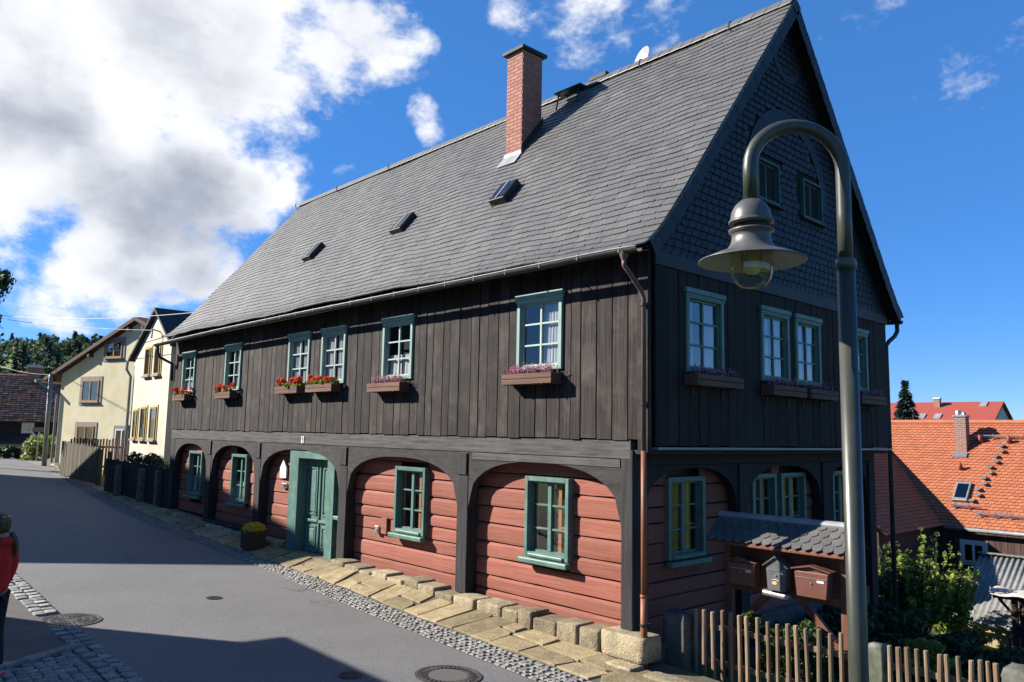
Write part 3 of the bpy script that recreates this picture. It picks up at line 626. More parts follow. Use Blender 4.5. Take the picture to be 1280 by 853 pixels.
# ------------------------------------------------------------------ windows (local: x along the wall, -y outwards, z up from the sill)
def window(w, h, head, sill, depth=.09, cols=2, rows=3, double=False, warm=False, paint='teal', curt='side', rev=.02, gl='glass', f=.075):
    m = MB()
    m.box(-w/2, -w/2+f, -.06, depth, 0, h); m.box(w/2-f, w/2, -.06, depth, 0, h); m.box(-w/2+f, w/2-f, -.06, depth, h-f, h); m.box(-w/2+f, w/2-f, -.06, depth, 0, f)
    if head: m.box(-w/2-.035, w/2+.035, -.085, -.02, h-.005, h+.075); m.box(-w/2-.02, w/2+.02, -.07, -.02, h-.05, h-.006)
    o = m.build('window', paint, None, world=False); bevel(o, .006, 1)
    iw, z0, z1 = w/2-f, f, h-f; y = rev
    m = MB(); s = .032
    m.box(-iw, -iw+s, y-.025, y+.02, z0, z1); m.box(iw-s, iw, y-.025, y+.02, z0, z1); m.box(-iw+s, iw-s, y-.025, y+.02, z1-s, z1); m.box(-iw+s, iw-s, y-.025, y+.02, z0, z0+s)
    if double: m.box(-.035, .035, y-.034, y+.02, z0+s, z1-s)
    else: m.box(-.018, .018, y-.022, y+.018, z0+s, z1-s)
    for k in range(1, rows):
        zz = z0+(z1-z0)*k/rows
        m.box(-iw+s, -.036 if double else -.019, y-.018, y+.016, zz-.014, zz+.014); m.box(.036 if double else .019, iw-s, y-.018, y+.016, zz-.014, zz+.014)
    m.build('sash', 'sashpaint' if paint == 'teal_pale' else paint, o, world=False)
    for c in (-1, 1):
        for k in range(rows):
            zz0 = z0+(z1-z0)*k/rows+.006; zz1 = z0+(z1-z0)*(k+1)/rows-.006; xa, xb = (.016, iw-.03) if c > 0 else (-iw+.03, -.016)
            m = MB(); tx = random.uniform(-.004, .004); tz = random.uniform(-.004, .004)
            m.quad((xa, y+tx, zz0-tz), (xb, y-tx, zz0-tz), (xb, y-tx+tz, zz1), (xa, y+tx+tz, zz1)); m.build('pane', gl, o, world=False)
    if sill:
        m = MB(); m.box(-w/2-.05, w/2+.04, -.15, -.02, -.10, -.012); m.box(-w/2+.1, w/2-.1, -.09, -.03, 0.0, .06)
        bevel(m.build('sill', paint, o, world=False), .02, 2)
    m = MB(); a = iw+.02     # the dark room behind
    m.quad((-a, y+.19, z0-.05), (a, y+.19, z0-.05), (a, y+.19, z1+.05), (-a, y+.19, z1+.05))
    m.quad((-a, y+.03, z0-.03), (-a, y+.19, z0-.05), (-a, y+.19, z1+.05), (-a, y+.03, z1+.03)); m.quad((a, y+.03, z0-.03), (a, y+.03, z1+.03), (a, y+.19, z1+.05), (a, y+.19, z0-.05))
    m.quad((-a, y+.03, z0-.02), (a, y+.03, z0-.02), (a, y+.19, z0-.05), (-a, y+.19, z0-.05)); m.quad((-a, y+.03, z1+.02), (-a, y+.19, z1+.05), (a, y+.19, z1+.05), (a, y+.03, z1+.02))
    m.build('room_recess', 'window_dark', o, world=False)
    if curt:
        spans = {'side': [(-iw+.02, -iw*.45, z0+.02, z1), (iw*.3, iw-.02, z0+.02, z1)], 'full': [(-iw+.02, -iw*.12, z0+.02, z1), (iw*.1, iw-.02, z0+.02, z1)], 'low': [(-iw+.02, iw-.02, z0+.02, z0+(z1-z0)*.42)], 'right': [(.02, iw-.02, z0+.02, z1)]}[curt]
        for xa, xb, za, zb in spans:
            n = 24; m = MB(); ph = random.uniform(0, 6)
            for i in range(n+1):
                x = xa+(xb-xa)*i/n; yy = y+.045+.014*math.sin(i*1.7+ph)
                m.v += [(x, yy, za), (x, yy+.01, zb)]
            m.f = [(2*i, 2*i+2, 2*i+3, 2*i+1) for i in range(n)]; m.build('curtain', 'curtain', o, world=False, smooth=True)
    if warm:
        m = MB(); m.box(.15, .22, y+.022, y+.05, z0, z1); m.box(-iw+.05, -iw+.10, y+.022, y+.05, z0, z1); m.box(.22, iw-.03, y+.022, y+.05, z0+.40, z0+.43)
        m.build('inner_sash', 'warm_frame', o, world=False)
    return o
def place(o, loc, rz_=0):
    o.parent = HOUSE; o.location = loc; o.rotation_euler.z = rz_; return o
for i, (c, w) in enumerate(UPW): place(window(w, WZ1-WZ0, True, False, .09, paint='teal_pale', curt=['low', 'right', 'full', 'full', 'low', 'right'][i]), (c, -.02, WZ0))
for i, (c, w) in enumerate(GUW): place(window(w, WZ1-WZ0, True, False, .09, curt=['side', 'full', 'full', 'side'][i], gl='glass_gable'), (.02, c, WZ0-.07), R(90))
for i, (c, w) in enumerate(LOWW): place(window(w, 1.27, False, True, .12, double=True, warm=i > 1, curt=None if i > 1 else 'low', rev=.06), (c, .185, 1.2))
for i, (c, w) in enumerate(GLW): place(window(w, 1.24, False, True, .12, double=True, warm=True, curt=None, rev=.06), (-.52, c, 1.3), R(90))
place(window(.5, .95, False, True, .12, rows=1, curt='right', rev=.05), (-8.32, .185, 1.33))

# door
DR = one('door_frame', 'teal', HOUSE, -10.62, -10.2, .03, .18, .36, 2.66)
one('jamb', 'teal', DR, -8.86, -8.56, .03, .18, .36, 2.66); one('jamb_side', 'teal', DR, -10.6, -10.2, .18, .40, .36, 2.66); one('jamb_side', 'teal', DR, -8.86, -8.62, .18, .40, .36, 2.66)
one('lintel', 'teal', DR, -10.2, -8.86, .02, .4, 2.50, 2.66)
for a, b, lab in ((-10.2, -9.54, 1), (-9.52, -8.86, 2)):
    d = one('door_leaf', 'teal', HOUSE, a+.005, b-.005, .27, .32, .40, 2.5)
    w = b-a
    for z0, z1 in ((.52, .98), (1.22, 2.30)):
        m = MB(); x0, x1 = a+.12, b-.12
        m.box(x0, x0+.035, .245, .27, z0, z1); m.box(x1-.035, x1, .245, .27, z0, z1); m.box(x0+.035, x1-.035, .245, .27, z0, z0+.035); m.box(x0+.035, x1-.035, .245, .27, z1-.035, z1)
        m.build('moulding', 'teal', d); m = MB(); m.box(x0+.07, x1-.07, .25, .27, z0+.07, z1-.07); bevel(m.build('panel', 'teal', d), .012, 1)
    bevel(one('weather_bar', 'teal', d, a+.03, b-.03, .215, .268, 1.06, 1.12), .01); bevel(one('kick_rail', 'teal', d, a+.02, b-.02, .225, .268, .40, .46), .01)
m = MB(); m.tube([(-9.6, .27, 1.28), (-9.6, .2, 1.28), (-9.68, .195, 1.27)], .012, 8); m.box(-9.63, -9.57, .262, .27, 1.12, 1.38); m.build('door_handle', 'dark_metal', HOUSE)
one('cover_strip', 'teal', HOUSE, -9.55, -9.51, .235, .268, .46, 2.48)
bevel(one('door_step', 'sandstone', HOUSE, -10.65, -8.4, -.18, .45, .1, .385), .02)
# plate, bell, number, cable socket
m = MB(); m.prism([(-11.40, 1.98), (-11.08, 1.98), (-11.08, 2.22), (-11.24, 2.42), (-11.40, 2.22)], 'y', .175, .215); m.build('white_plaque', 'white_paint', HOUSE)
m = MB(); m.box(-11.28, -11.02, .17, .215, 1.74, 1.86); bell = bevel(m.build('doorbell', 'alu', HOUSE), .01)
one('button', 'black_paint', bell, -11.12, -11.06, .155, .169, 1.77, 1.83)
num = one('number_plate', 'white_paint', HOUSE, -10.02, -9.90, -.03, -.018, 2.85, 3.0)
m = MB(); m.box(-9.985, -9.935, -.0345, -.031, 2.87, 2.885); m.box(-9.985, -9.935, -.0345, -.031, 2.92, 2.935); m.box(-9.985, -9.935, -.0345, -.031, 2.965, 2.98); m.box(-9.949, -9.935, -.0345, -.031, 2.886, 2.919); m.box(-9.985, -9.971, -.0345, -.031, 2.936, 2.964); m.box(-9.949, -9.935, -.0345, -.031, 2.936, 2.964)
m.build('digit', 'black_paint', num)
m = MB(); m.box(-7.10, -6.97, .16, .215, 1.08, 1.24); sk = bevel(m.build('wall_socket', 'alu', HOUSE), .01); one('socket_cap', 'zinc', sk, -7.07, -7.0, .148, .159, 1.12, 1.19)
bevel(one('access_hatch', 'log', HOUSE, -6.92, -6.72, .19, .23, 1.1, 1.42), .008)

# plinth stones
PL = one('plinth', 'joint', HOUSE, -18.3, -.4, -.05, .38, -.1, .36)
sx = [(0.05, -.72, .13, .47)]; x = -.74; rg = random.Random(3)
while x > -8.0:
    w = rg.uniform(.32, .62); sx.append((x-.01, x-w, pz(x)-.05, .41+rg.uniform(-.03, .05)+(.04 if x < -5 else 0))); x -= w
for i, (a, b, z0, z1) in enumerate(sx):
    me = stone_mesh('stone', 'sandstone', (a-b)*.98, .42, z1-z0, .07, 70+i, 3); put('stone', me, PL, ((a+b)/2, -.05+rg.uniform(-.02, .03), (z0+z1)/2))
x = -10.75
while x > -18.3:
    w = rg.uniform(.3, .6); me = stone_mesh('stone', 'sandstone', w*.97, .4, .36, .06, 170+int(-x*10), 2); put('stone', me, PL, (x-w/2, 0.02, pz(x)-.05)); x -= w
put('stone', stone_mesh('stone', 'sandstone', .75, .3, .32, .08, 300, 3), PL, (.55, -.32, -.06)); put('stone', stone_mesh('stone', 'sandstone', .45, .3, .2, .08, 301, 3), PL, (-.2, -.34, .03))
put('stone', stone_mesh('stone', 'moss_stone', .3, .4, .5, .1, 302, 3), PL, (-.25, .35, .05))
bevel(one('ledge_board', 'post', HOUSE, -15.25, -12.3, -.12, .12, .60, .645), .008)

# gutters and downpipes
ge = [(.18, 5.72), (-.4, 5.74), (-3.3, 5.745), (-8.7, 5.765), (-13.8, 5.765), (-18.75, 5.72)]
def gutter(ys, sgn, x0, x1):
    m = MB(); n = 9; X = np.linspace(x0, x1, 40); b0 = 0
    for x in X:
        zc = lerp_tab(ge, x)
        for r in (.075, .068):
            for k in range(n):
                a = math.pi+math.pi*k/(n-1); m.v.append((x, ys+r*math.cos(a), zc+r*math.sin(a)))
    q = 2*n
    for i in range(len(X)-1):
        for k in range(n-1):
            m.f.append((i*q+k, i*q+k+1, (i+1)*q+k+1, (i+1)*q+k)); m.f.append((i*q+n+k, (i+1)*q+n+k, (i+1)*q+n+k+1, i*q+n+k+1))
        m.f.append((i*q, (i+1)*q, (i+1)*q+n, i*q+n)); m.f.append((i*q+n-1, i*q+q-1, (i+1)*q+q-1, (i+1)*q+n-1))
    g = m.build('gutter', 'zinc_dark', HOUSE, smooth=True)
    m = MB(); m.tube([(x, ys-sgn*.075, lerp_tab(ge, x)+.002) for x in X], .012, 6); m.build('gutter_bead', 'zinc', g)
    x = x0-.3
    while x > x1+.1:
        m = MB(); zc = lerp_tab(ge, x); m.box(x-.012, x+.012, ys-.079, ys-.074, zc-.06, zc+.03); m.box(x-.012, x+.012, ys-.079, ys+sgn*.13, zc+.03, zc+.036)
        m.build('gutter_bracket', 'zinc_dark', g); x -= .78
gutter(-.545, 1, .2, -18.75); gutter(8.50, -1, .2, -18.75)
m = MB(); m.lathe([(.07, .0), (.06, -.06), (.035, -.12)], (-.06, -.545, 5.69), 14); m.tube([(-.06, -.545, 5.58), (-.06, -.545, 5.50), (-.05, -.42, 5.40), (-.04, -.18, 5.18), (-.04, -.13, 5.08), (-.04, -.13, 2.95)], .034, 12)
dp = m.build('downpipe', 'brown_pipe', HOUSE, smooth=True)
m = MB(); m.tube([(-.04, -.13, 2.95), (-.04, -.13, 1.0)], .04, 12); m.tube([(-.04, -.13, 1.0), (-.04, -.13, .08)], .048, 12); m.tube([(-.04, -.13, .98), (-.04, -.13, 1.02)], .052, 12); m.build('lower_pipe', 'rust_pipe', dp, smooth=True)
for z in (5.0, 3.6, .62):
    m = MB(); m.tube([(-.04, -.13, z-.02), (-.04, -.13, z+.02)], .055, 10); m.box(-.06, -.02, -.09, -.0, z-.01, z+.01); m.build('pipe_clamp', 'dark_metal', dp)
m = MB(); m.tube([(-18.72, -.5, 5.78), (-18.72, -.5, 5.5), (-18.66, -.42, 5.32), (-18.45, -.1, 5.12), (-18.45, -.09, 4.6)], .045, 10); m.build('downpipe', 'zinc_dark', HOUSE, smooth=True)
m = MB(); m.lathe([(.07, .0), (.06, -.06), (.035, -.14)], (.1, 8.5, 5.75), 14); m.tube([(.1, 8.5, 5.66), (.1, 8.5, 5.5), (.08, 8.4, 5.38), (.04, 8.2, 5.26), (.0, 8.13, 5.15), (0, 8.13, -2.0)], .045, 12); m.build('downpipe', 'zinc_dark', HOUSE, smooth=True)

# ------------------------------------------------------------------ roof
OV, RL = .25, -18.5
m = MB(); yy = [-.40, -.2, .03, .42, 1.05, 4.0, 6.95, 7.58, 7.97, 8.2, 8.40]
for x in (RL+.02, OV-.02):
    m.v += [(x, y, roofz(y)-.10) for y in yy]+[(x, y, roofz(y)-(.13 if y < -.1 or y > 8.1 else .17)) for y in yy]
n = len(yy)
for i in range(n-1): m.f += [(i, i+2*n, i+2*n+1, i+1), (n+i, n+i+1, 3*n+i+1, 3*n+i), (i, i+1, n+i+1, n+i), (2*n+i, 3*n+i, 3*n+i+1, 2*n+i+1)]
m.f += [(0, n, 3*n, 2*n), (n-1, 3*n-1, 4*n-1, 2*n-1)]
ROOF = m.build('roof', 'underside', HOUSE)
one('eave_soffit', 'post', HOUSE, XL, -.02, 8.07, 8.42, 5.70, 5.73)
pts = [(roofz(y), y) for y in yy[:6]]
yy[0] = -.47; ss = [0.0]
for i in range(5): ss.append(ss[-1]+math.hypot(yy[i+1]-yy[i], roofz(yy[i+1])-roofz(yy[i])))
def rp(s, lift=0, back=False):
    y = float(np.interp(s, ss, yy[:6])); y2 = float(np.interp(min(s+.05, ss[-1]), ss, yy[:6])); y1 = float(np.interp(max(s-.05, 0), ss, yy[:6]))
    t = Vector((0, y2-y1, roofz(y2)-roofz(y1))).normalized(); nrm = Vector((0, -t.z, t.y)); p = Vector((0, y, roofz(y)-.04))+nrm*lift
    if s > ss[-1]: p += t*(s-ss[-1])
    return (8.0-p.y, p.z) if back else (p.y, p.z)
def sag(x, s): return .016*math.sin(.75*x+1)+.012*math.sin(1.9*x+2.2*s)+.006*math.sin(5.1*x+3*s)-.012
def eavebow(x): return .16*(1-math.exp(min(0, x)/4.0))
def slate_geo(m, x0, x1, s0, s1, seed, back=False):
    rg = random.Random(seed); h0 = .021+rg.uniform(0, .007); h1 = .006
    c = (x1-x0)*.16; dv = (s1-s0)*.20
    P = [(x0, s0+dv), (x0+c*.35, s0+dv*.3), (x0+c, s0), (x1, s0+rg.uniform(-.006, .006)), (x1+.02, s1), (x0+.02, s1)]
    top = []; bot = []
    for x, s in P:
        t = (s-s0)/(s1-s0); l_ = h0*(1-t)+h1*t; w = (1-s/ss[-1])**2*eavebow(x)+sag(x, s)
        y, z = rp(s, l_, back); top.append((x, y, z+w)); y, z = rp(s, l_-.022, back); bot.append((x, y, z+w))
    m.poly(top+bot, [(0, 1, 2, 3, 4, 5), (0, 6, 7, 1), (1, 7, 8, 2), (2, 8, 9, 3), (3, 9, 10, 4), (5, 11, 6, 0)])
sl_list = []; rg = random.Random(21); pitch_s = ss[-1]/41
for r in range(41):
    x = OV+.01
    while x > RL:
        w = min(rg.uniform(.20, .34), x-RL+.001)
        if w > .03: j_ = rg.uniform(-.011, .011); sl_list.append((x-w+.003, x-.003, max(-.01, r*pitch_s-.01+j_), (r+1)*pitch_s+.03, rg.random()))
        x -= w
cp = Vector((6.7, -8.9, 3.1))
def sdist(a): y, z = rp(a[2]); return (Vector(((a[0]+a[1])/2, y, z))-cp).length/max(.1, (a[1]-a[0]))**.3
sl_list.sort(key=sdist)
for a in sl_list[:300]:
    m = MB(); slate_geo(m, *a); m.build('slate', 'slate', ROOF)
m = MB()
for a in sl_list[300:]: slate_geo(m, *a)
m.build('slates', 'slate', ROOF, kind='stuff')
m = MB()
for r in range(0, 41):
    x = OV
    while x > RL: w = .9; slate_geo(m, max(RL, x-w), x, r*pitch_s-.01, (r+1)*pitch_s+.03, r, True); x -= w
m.build('rear_slates', 'slate', ROOF, kind='stuff')
x = OV; i = 0
while x > RL+.1:           # ridge slates, laid overlapping
    m = MB(); w = .34
    for sg in (-1, 1):
        a = Vector((0, sg*.0, 11.2)); d = Vector((0, sg*.62, -.78))
        p0 = a+Vector((0, 0, .03 if sg < 0 else .025)); p1 = p0+d*.24
        nrm = Vector((0, sg*.78, .62)); l0, l1 = .006, .016
        v = []
        for k in (0, .014):
            v += [(x-w, 4+p0.y, p0.z+k+l0), (x, 4+p0.y, p0.z+k+l1), (x, 4+p1.y+nrm.y*l1, p1.z+k+nrm.z*l1), (x-w, 4+p1.y+nrm.y*l0, p1.z+k+nrm.z*l0)]
        m.poly(v, [(4, 5, 6, 7), (0, 1, 5, 4), (1, 2, 6, 5), (2, 3, 7, 6), (3, 0, 4, 7)])
    m.build('ridge_slate', 'slate', ROOF); x -= .27
# slate-hung gable
YV = [-.4, -.2, .03, .42, 1.05, 4.0, 6.95, 7.58, 7.97, 8.2, 8.4]
gc = MB(); gp = [(YB, 5.62), (.02, 5.62)]+[(y, roofz(y)-.17) for y in [.03, .42, 1.05, 4.0, 6.95, 7.58, 7.97]]
gc.prism(gp, 'x', -.15, .02); GAB = gc.build('gable_slate_wall', 'underside', HOUSE)
one('base_band', 'slate_wall_shade', GAB, .021, .07, .0, YB+.01, 5.60, 5.80)
GW = [(3.22, 4.55, .76, .74), (4.83, 4.55, .76, .74)]      # attic windows (centre y, -, width, height) at z below
GZ = 7.20
RC, RRI, RRO = (4.0, 7.6), 1.22, 1.46
def hit(y0, y1, z0, z1):
    for c, _, w, h in GW:
        if y1 > c-w/2-.02 and y0 < c+w/2+.02 and z1 > GZ-.02 and z0 < GZ+h+.02: return True
    return False
def in_tri(y, z, mrg): return z < roofz(y)-.17-mrg and 0.04 < y < YB-.02
def tile_geo(m, P, x, th=.012, tilt=.022):
    """polygon P [(y,z)] as a slate hung on the gable, its foot standing out"""
    zs = [p[1] for p in P]; z0, z1 = min(zs), max(zs)
    f = [(x+th+tilt*(z1-p[1])/(z1-z0+1e-6), p[0], p[1]) for p in P]; b = [(x, p[0], p[1]) for p in P]; n = len(P)
    m.poly(f+b, [tuple(range(n))]+[(i, n+i, n+(i+1) % n, (i+1) % n) for i in range(n)])
tl = []; rg = random.Random(33); dz = .125; r = 0; z = 5.80
while z < 11.0:
    y = rg.uniform(-.2, 0)
    while y < YB:
        w = rg.uniform(.15, .21); y0, y1 = y, y+w-.014; z0, z1 = z+.004, z+dz+.02; c = (y0+y1)/2, z+dz/2
        dr = math.hypot(c[0]-RC[0], c[1]-RC[1])
        ring = RRI < dr < RRO and c[1] > 7.4
        if in_tri(c[0], z+dz*.7, .03) and not hit(y0, y1, z0, z+dz) and not ring:
            k = w*.3
            P = [(y0, z1), (y0-.075, z0+dz*.12), (y0+k*.15-.08, z0), (y1-.085, z0+rg.uniform(0, .012)), (y1, z1)]
            tl.append(P)
        y += w
    z += dz; r += 1
for k in range(30):                                          # ring of radial slates over the attic windows
    a0 = R(-14)+k*R(208)/30; a1 = a0+R(208)/30*.97
    P = [(RC[0]+RRO*math.cos(a0), RC[1]+RRO*math.sin(a0)), (RC[0]+RRO*math.cos(a1), RC[1]+RRO*math.sin(a1)), (RC[0]+RRI*math.cos(a1), RC[1]+RRI*math.sin(a1)), (RC[0]+RRI*math.cos(a0), RC[1]+RRI*math.sin(a0))]
    if P[0][1] > 7.3: m = MB(); tile_geo(m, P, .036, .012, .004); m.build('ring_slate', 'slate_wall_shade', GAB)
for k in range(22):
    a0 = math.pi+k*math.pi/22; a1 = a0+math.pi/22*.96; c = (4.0, 10.15)
    P = [(c[0]+q*math.cos(a), c[1]+q*math.sin(a)) for q, a in ((.52, a0), (.52, a1), (.38, a1), (.38, a0))]; m = MB(); tile_geo(m, P, .04, .012, .004)
    if in_tri(P[0][0], P[0][1], 0): m.build('ring_slate', 'slate_wall_shade', GAB)
tl.sort(key=lambda P: (Vector((0, P[0][0], P[0][1]))-cp).length)
for P in tl[:300]: m = MB(); tile_geo(m, P, .022); m.build('slate', 'slate_wall_shade', GAB)
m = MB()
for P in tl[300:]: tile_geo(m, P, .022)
m.build('slates', 'slate_wall_shade', GAB, kind='stuff')
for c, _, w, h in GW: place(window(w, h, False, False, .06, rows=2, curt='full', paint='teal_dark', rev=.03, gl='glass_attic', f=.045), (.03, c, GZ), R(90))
for c, _, w, h in GW: one('drip_sill', 'slate_wall_shade', GAB, .022, .12, c-w/2-.08, c+w/2+.08, GZ-.04, GZ-.012)
# barge boards hung with slates, soffit under the overhang
for side in (0, 1):
    yv = YV[:6] if side == 0 else YV[5:]
    m = MB()
    for i in range(5):
        a, b = yv[i], yv[i+1]; za, zb = roofz(a)-.162, roofz(b)-.162
        m.quad((.021, a, za), (OV-.02, a, za), (OV-.02, b, zb), (.021, b, zb))
    m.build('verge_soffit', 'post', ROOF)
    tot = 0; seg = []
    for i in range(5): tot += math.hypot(yv[i+1]-yv[i], roofz(yv[i+1])-roofz(yv[i])); seg.append(tot)
    k = 30
    for j in range(k):
        def at(s):
            y = float(np.interp(s, [0]+seg, yv)); return Vector((y, roofz(y)))
        A, B = at(tot*j/k), at(tot*(j+1)/k+.03); d = (B-A).normalized(); nn_ = Vector((d.y, -d.x)) if side == 0 else Vector((-d.y, d.x)) if False else Vector((d.y, -d.x))
        if nn_.y > 0: nn_ = -nn_
        hgt = .23
        P = [tuple(A+nn_*-.005), tuple(B+nn_*-.005), tuple(B+nn_*hgt), tuple(A+nn_*(hgt+.02))]
        m = MB(); x0 = OV-.005+(.004 if j % 2 else 0); m.prism(P, 'x', x0, x0+.014); m.build('verge_slate', 'slate_wall_shade', ROOF)
# chimney
CH = one('chimney', 'mortar', HOUSE, -5.90, -5.40, 2.47, 3.07, 8.7, 11.70)
m = MB(); bl, bh, g = .235, .07, .013; z = 9.35; r = 0
while z < 11.66:
    for face in range(4):
        Lf = .5 if face % 2 == 0 else .6; s = -(bl+g)/2*(r % 2)
        while s < Lf:
            a, b = max(0, s), min(Lf, s+bl)
            if b-a > .02:
                if face == 0: m.box(-5.90+a, -5.90+b, 2.462, 2.47, z, z+bh)
                elif face == 2: m.box(-5.90+a, -5.90+b, 3.07, 3.078, z, z+bh)
                elif face == 1: m.box(-5.40, -5.392, 2.47+a, 2.47+b, z, z+bh)
                else: m.box(-5.908, -5.90, 2.47+a, 2.47+b, z, z+bh)
            s += bl+g
    z += bh+g; r += 1
m.build('bricks', 'brick', CH, kind='stuff')
bevel(one('cap', 'dark_slate', CH, -5.99, -5.31, 2.38, 3.16, 11.70, 11.78), .01)
m = MB(); m.box(-5.93, -5.37, 2.43, 2.465, 9.22, 9.36); m.quad((-5.95, 2.22, rp(3.55)[1]*0+roofz(2.22)+.03), (-5.35, 2.22, roofz(2.22)+.03), (-5.35, 2.46, roofz(2.46)+.04), (-5.95, 2.46, roofz(2.46)+.04)); m.build('flashing', 'lead', CH)
m = MB(); m.prism([(2.45, roofz(2.45)+.02), (3.12, roofz(3.12)+.02), (3.12, roofz(3.12)+.2), (2.45, roofz(2.45)+.2)], 'x', -5.392, -5.375); m.build('side_flashing', 'dark_slate', CH)
# skylights
def skylight(cx, s0):
    y0, z0 = rp(s0, .03); y1, z1 = rp(s0+.66, .03); t = Vector((0, y1-y0, z1-z0)).normalized(); nr = Vector((0, -t.z, t.y)); c = Vector((cx, (y0+y1)/2, (z0+z1)/2)); w = .23; h = .30
    m = MB(); m.obox(c+nr*.06, Vector((w, 0, 0)), t*h, nr*.085); o = bevel(m.build('skylight', 'dark_metal', HOUSE), .015)
    for sgn in (-1, 1):
        m = MB(); m.obox(c+nr*.149+Vector((sgn*w*.48, 0, 0)), Vector((w*.42, 0, 0)), t*h*.88, nr*.004); m.build('pane', 'glass_sky', o)
    m = MB(); m.obox(c+nr*.155, Vector((.02, 0, 0)), t*h*.95, nr*.008); m.build('glazing_bar', 'alu', o)
    m = MB(); a = c-t*(h+.02); m.tube([a+Vector((-.1, 0, 0))+nr*.04, a+Vector((-.18, 0, 0))-t*.06+nr*.01, a+Vector((-.42, 0, 0))-t*.1+nr*.01], .012, 6); m.build('stay', 'dark_metal', o)
skylight(-4.62, 2.50); skylight(-8.2, 2.55); skylight(-12.45, 2.55)
# chimney sweep's step, ridge vent, roof hooks
m = MB(); m.obox((-5.0, 3.62, 10.98), (.40, 0, 0), (0, .13, 0), (0, 0, .02)); stp = m.build('roof_step', 'dark_metal', HOUSE)
for x in (-5.3, -4.68): m = MB(); m.tube([(x, 3.55, 11.0), (x, 3.5, 10.75), (x, 3.45, 10.55)], .018, 6); m.tube([(x, 3.6, 11.0), (x+.1, 3.75, 10.92)], .015, 6); m.build('step_bracket', 'dark_metal', stp)
bevel(one('ridge_vent', 'dark_slate', HOUSE, -4.75, -4.25, 3.95, 4.4, 11.22, 11.33), .01)
for x in (-18.3, -15.5, -12.5, -3.1, -2.4 if False else -.95):
    m = MB(); y, z = rp(ss[-1]-.32, .03); m.tube([(x, y, z), (x, y-.08, z+.02), (x+.03, y-.12, z+.12), (x+.06, y-.08, z+.14)], .014, 6); m.build('roof_hook', 'dark_metal', ROOF)
dish = root('satellite_dish', (-3.42, 4.25, 11.2), 'grey round satellite dish standing behind the roof ridge', 'satellite dish')
m = MB(); c = Vector((-3.42, 4.25, 11.36)); ax = Vector((-.30, -.9, .25)).normalized(); u = ax.cross(Vector((0, 0, 1))).normalized(); v = u.cross(ax)
for i in range(6):
    rr = .29*i/5; dd = .07*(i/5)**2
    for k in range(28): a = 2*math.pi*k/28; m.v.append(tuple(c+u*rr*math.cos(a)+v*rr*math.sin(a)*1.1+ax*dd))
for i in range(5):
    for k in range(28): m.f.append((i*28+k, i*28+(k+1) % 28, (i+1)*28+(k+1) % 28, (i+1)*28+k))
m.build('reflector', 'lead', dish, smooth=True)
m = MB(); m.tube([(-3.42, 4.4, 11.0), (-3.42, 4.4, 11.5), tuple(c)], .025, 8); m.build('mast', 'zinc', dish)

# ------------------------------------------------------------------ flower boxes
def sprigs(name, x0, x1, y, z, n, h, mat, parent, seed, sp=.05, leafs=.02):
    """upright sprigs (heather) or flower heads as small faces, in local coordinates"""
    rg = np.random.default_rng(seed); k = 9; V = []
    for i in range(n):
        b = np.array([rg.uniform(x0, x1), y+rg.uniform(-.07, .07), z]); d = np.array([rg.normal()*.35, rg.normal()*.35, 1.0]); d /= np.linalg.norm(d); hh = h*rg.uniform(.5, 1.1)
        for j in range(k):
            p = b+d*hh*(j+1)/k+rg.normal(size=3)*.008; t = rg.normal(size=3); t /= np.linalg.norm(t); q = np.cross(t, rg.normal(size=3)); q /= np.linalg.norm(q); s = leafs*rg.uniform(.6, 1.2)
            V += [p-t*s, p-q*s*.5, p+t*s, p+q*s*.5]
    o = qmesh(name, np.array(V), n*k, mat, None, 'stuff'); o.parent = parent; return o
def flower_box(loc, w, kind, label, rz_=0, seed=1):
    t = root('flower_box', loc, label, 'flower box', 'flower boxes under the upper windows', rz_)
    m = MB(); d, h = .25, .17
    m.box(-w/2, w/2, -d, -d+.02, 0, .083); m.box(-w/2, w/2, -d, -d+.02, .09, h); m.box(-w/2, -w/2+.02, -d+.02, -.012, 0, h); m.box(w/2-.02, w/2, -d+.02, -.012, 0, h); m.box(-w/2+.02, w/2-.02, -.03, -.012, 0, h); m.box(-w/2+.02, w/2-.02, -d+.02, -.03, 0, .02)
    bevel(m.build('box', 'box_wood', t, world=False), .004, 1)
    one('soil', 'soil', t, -w/2+.025, w/2-.025, -d+.025, -.035, .03, h-.03, world=False)
    for sx_ in (-1, 1):
        m = MB(); m.box(sx_*w*.32-.012, sx_*w*.32+.012, -d-.006, -.0, -.012, -.002); m.box(sx_*w*.32-.012, sx_*w*.32+.012, -.012, -.002, -.16, -.012); m.build('bracket', 'dark_metal', t, world=False)
    if kind == 'geranium':
        rg = random.Random(seed)
        bl = [((rg.uniform(-w/2, w/2), rg.uniform(-.24, -.06), h+rg.uniform(.0, .07)), (.10, .08, .06)) for _ in range(12)]
        o = leaves('foliage', bl, 420, .028, 'leaf_bright', None, seed, .5, 'stuff', .85); o.parent = t
        fb = []
        for _ in range(17): fb.append(((rg.uniform(-w/2-.03, w/2+.03), rg.uniform(-.28, -.06), h+rg.uniform(.06, .20)), (.062, .062, .048)))
        o = leaves('blossoms', fb, 1300, .019, 'red_flower', None, seed+50, .6, 'stuff', .8); o.parent = t
    else:
        sprigs('foliage', -w/2+.05, w/2-.05, -.13, h-.03, 70, .13, 'leaf_dark', t, seed, leafs=.016)
        sprigs('blossoms', -w/2+.05, w/2-.05, -.13, h+.0, 190 if kind == 'heather' else 80, .17 if kind == 'heather' else .15, 'pink_flower', t, seed+9, leafs=.015)
    return t
flower_box((-17.25, -.045, 3.95), .98, 'geranium', 'flower box of red geraniums at the leftmost upper window, by the far house end', 0, 11)
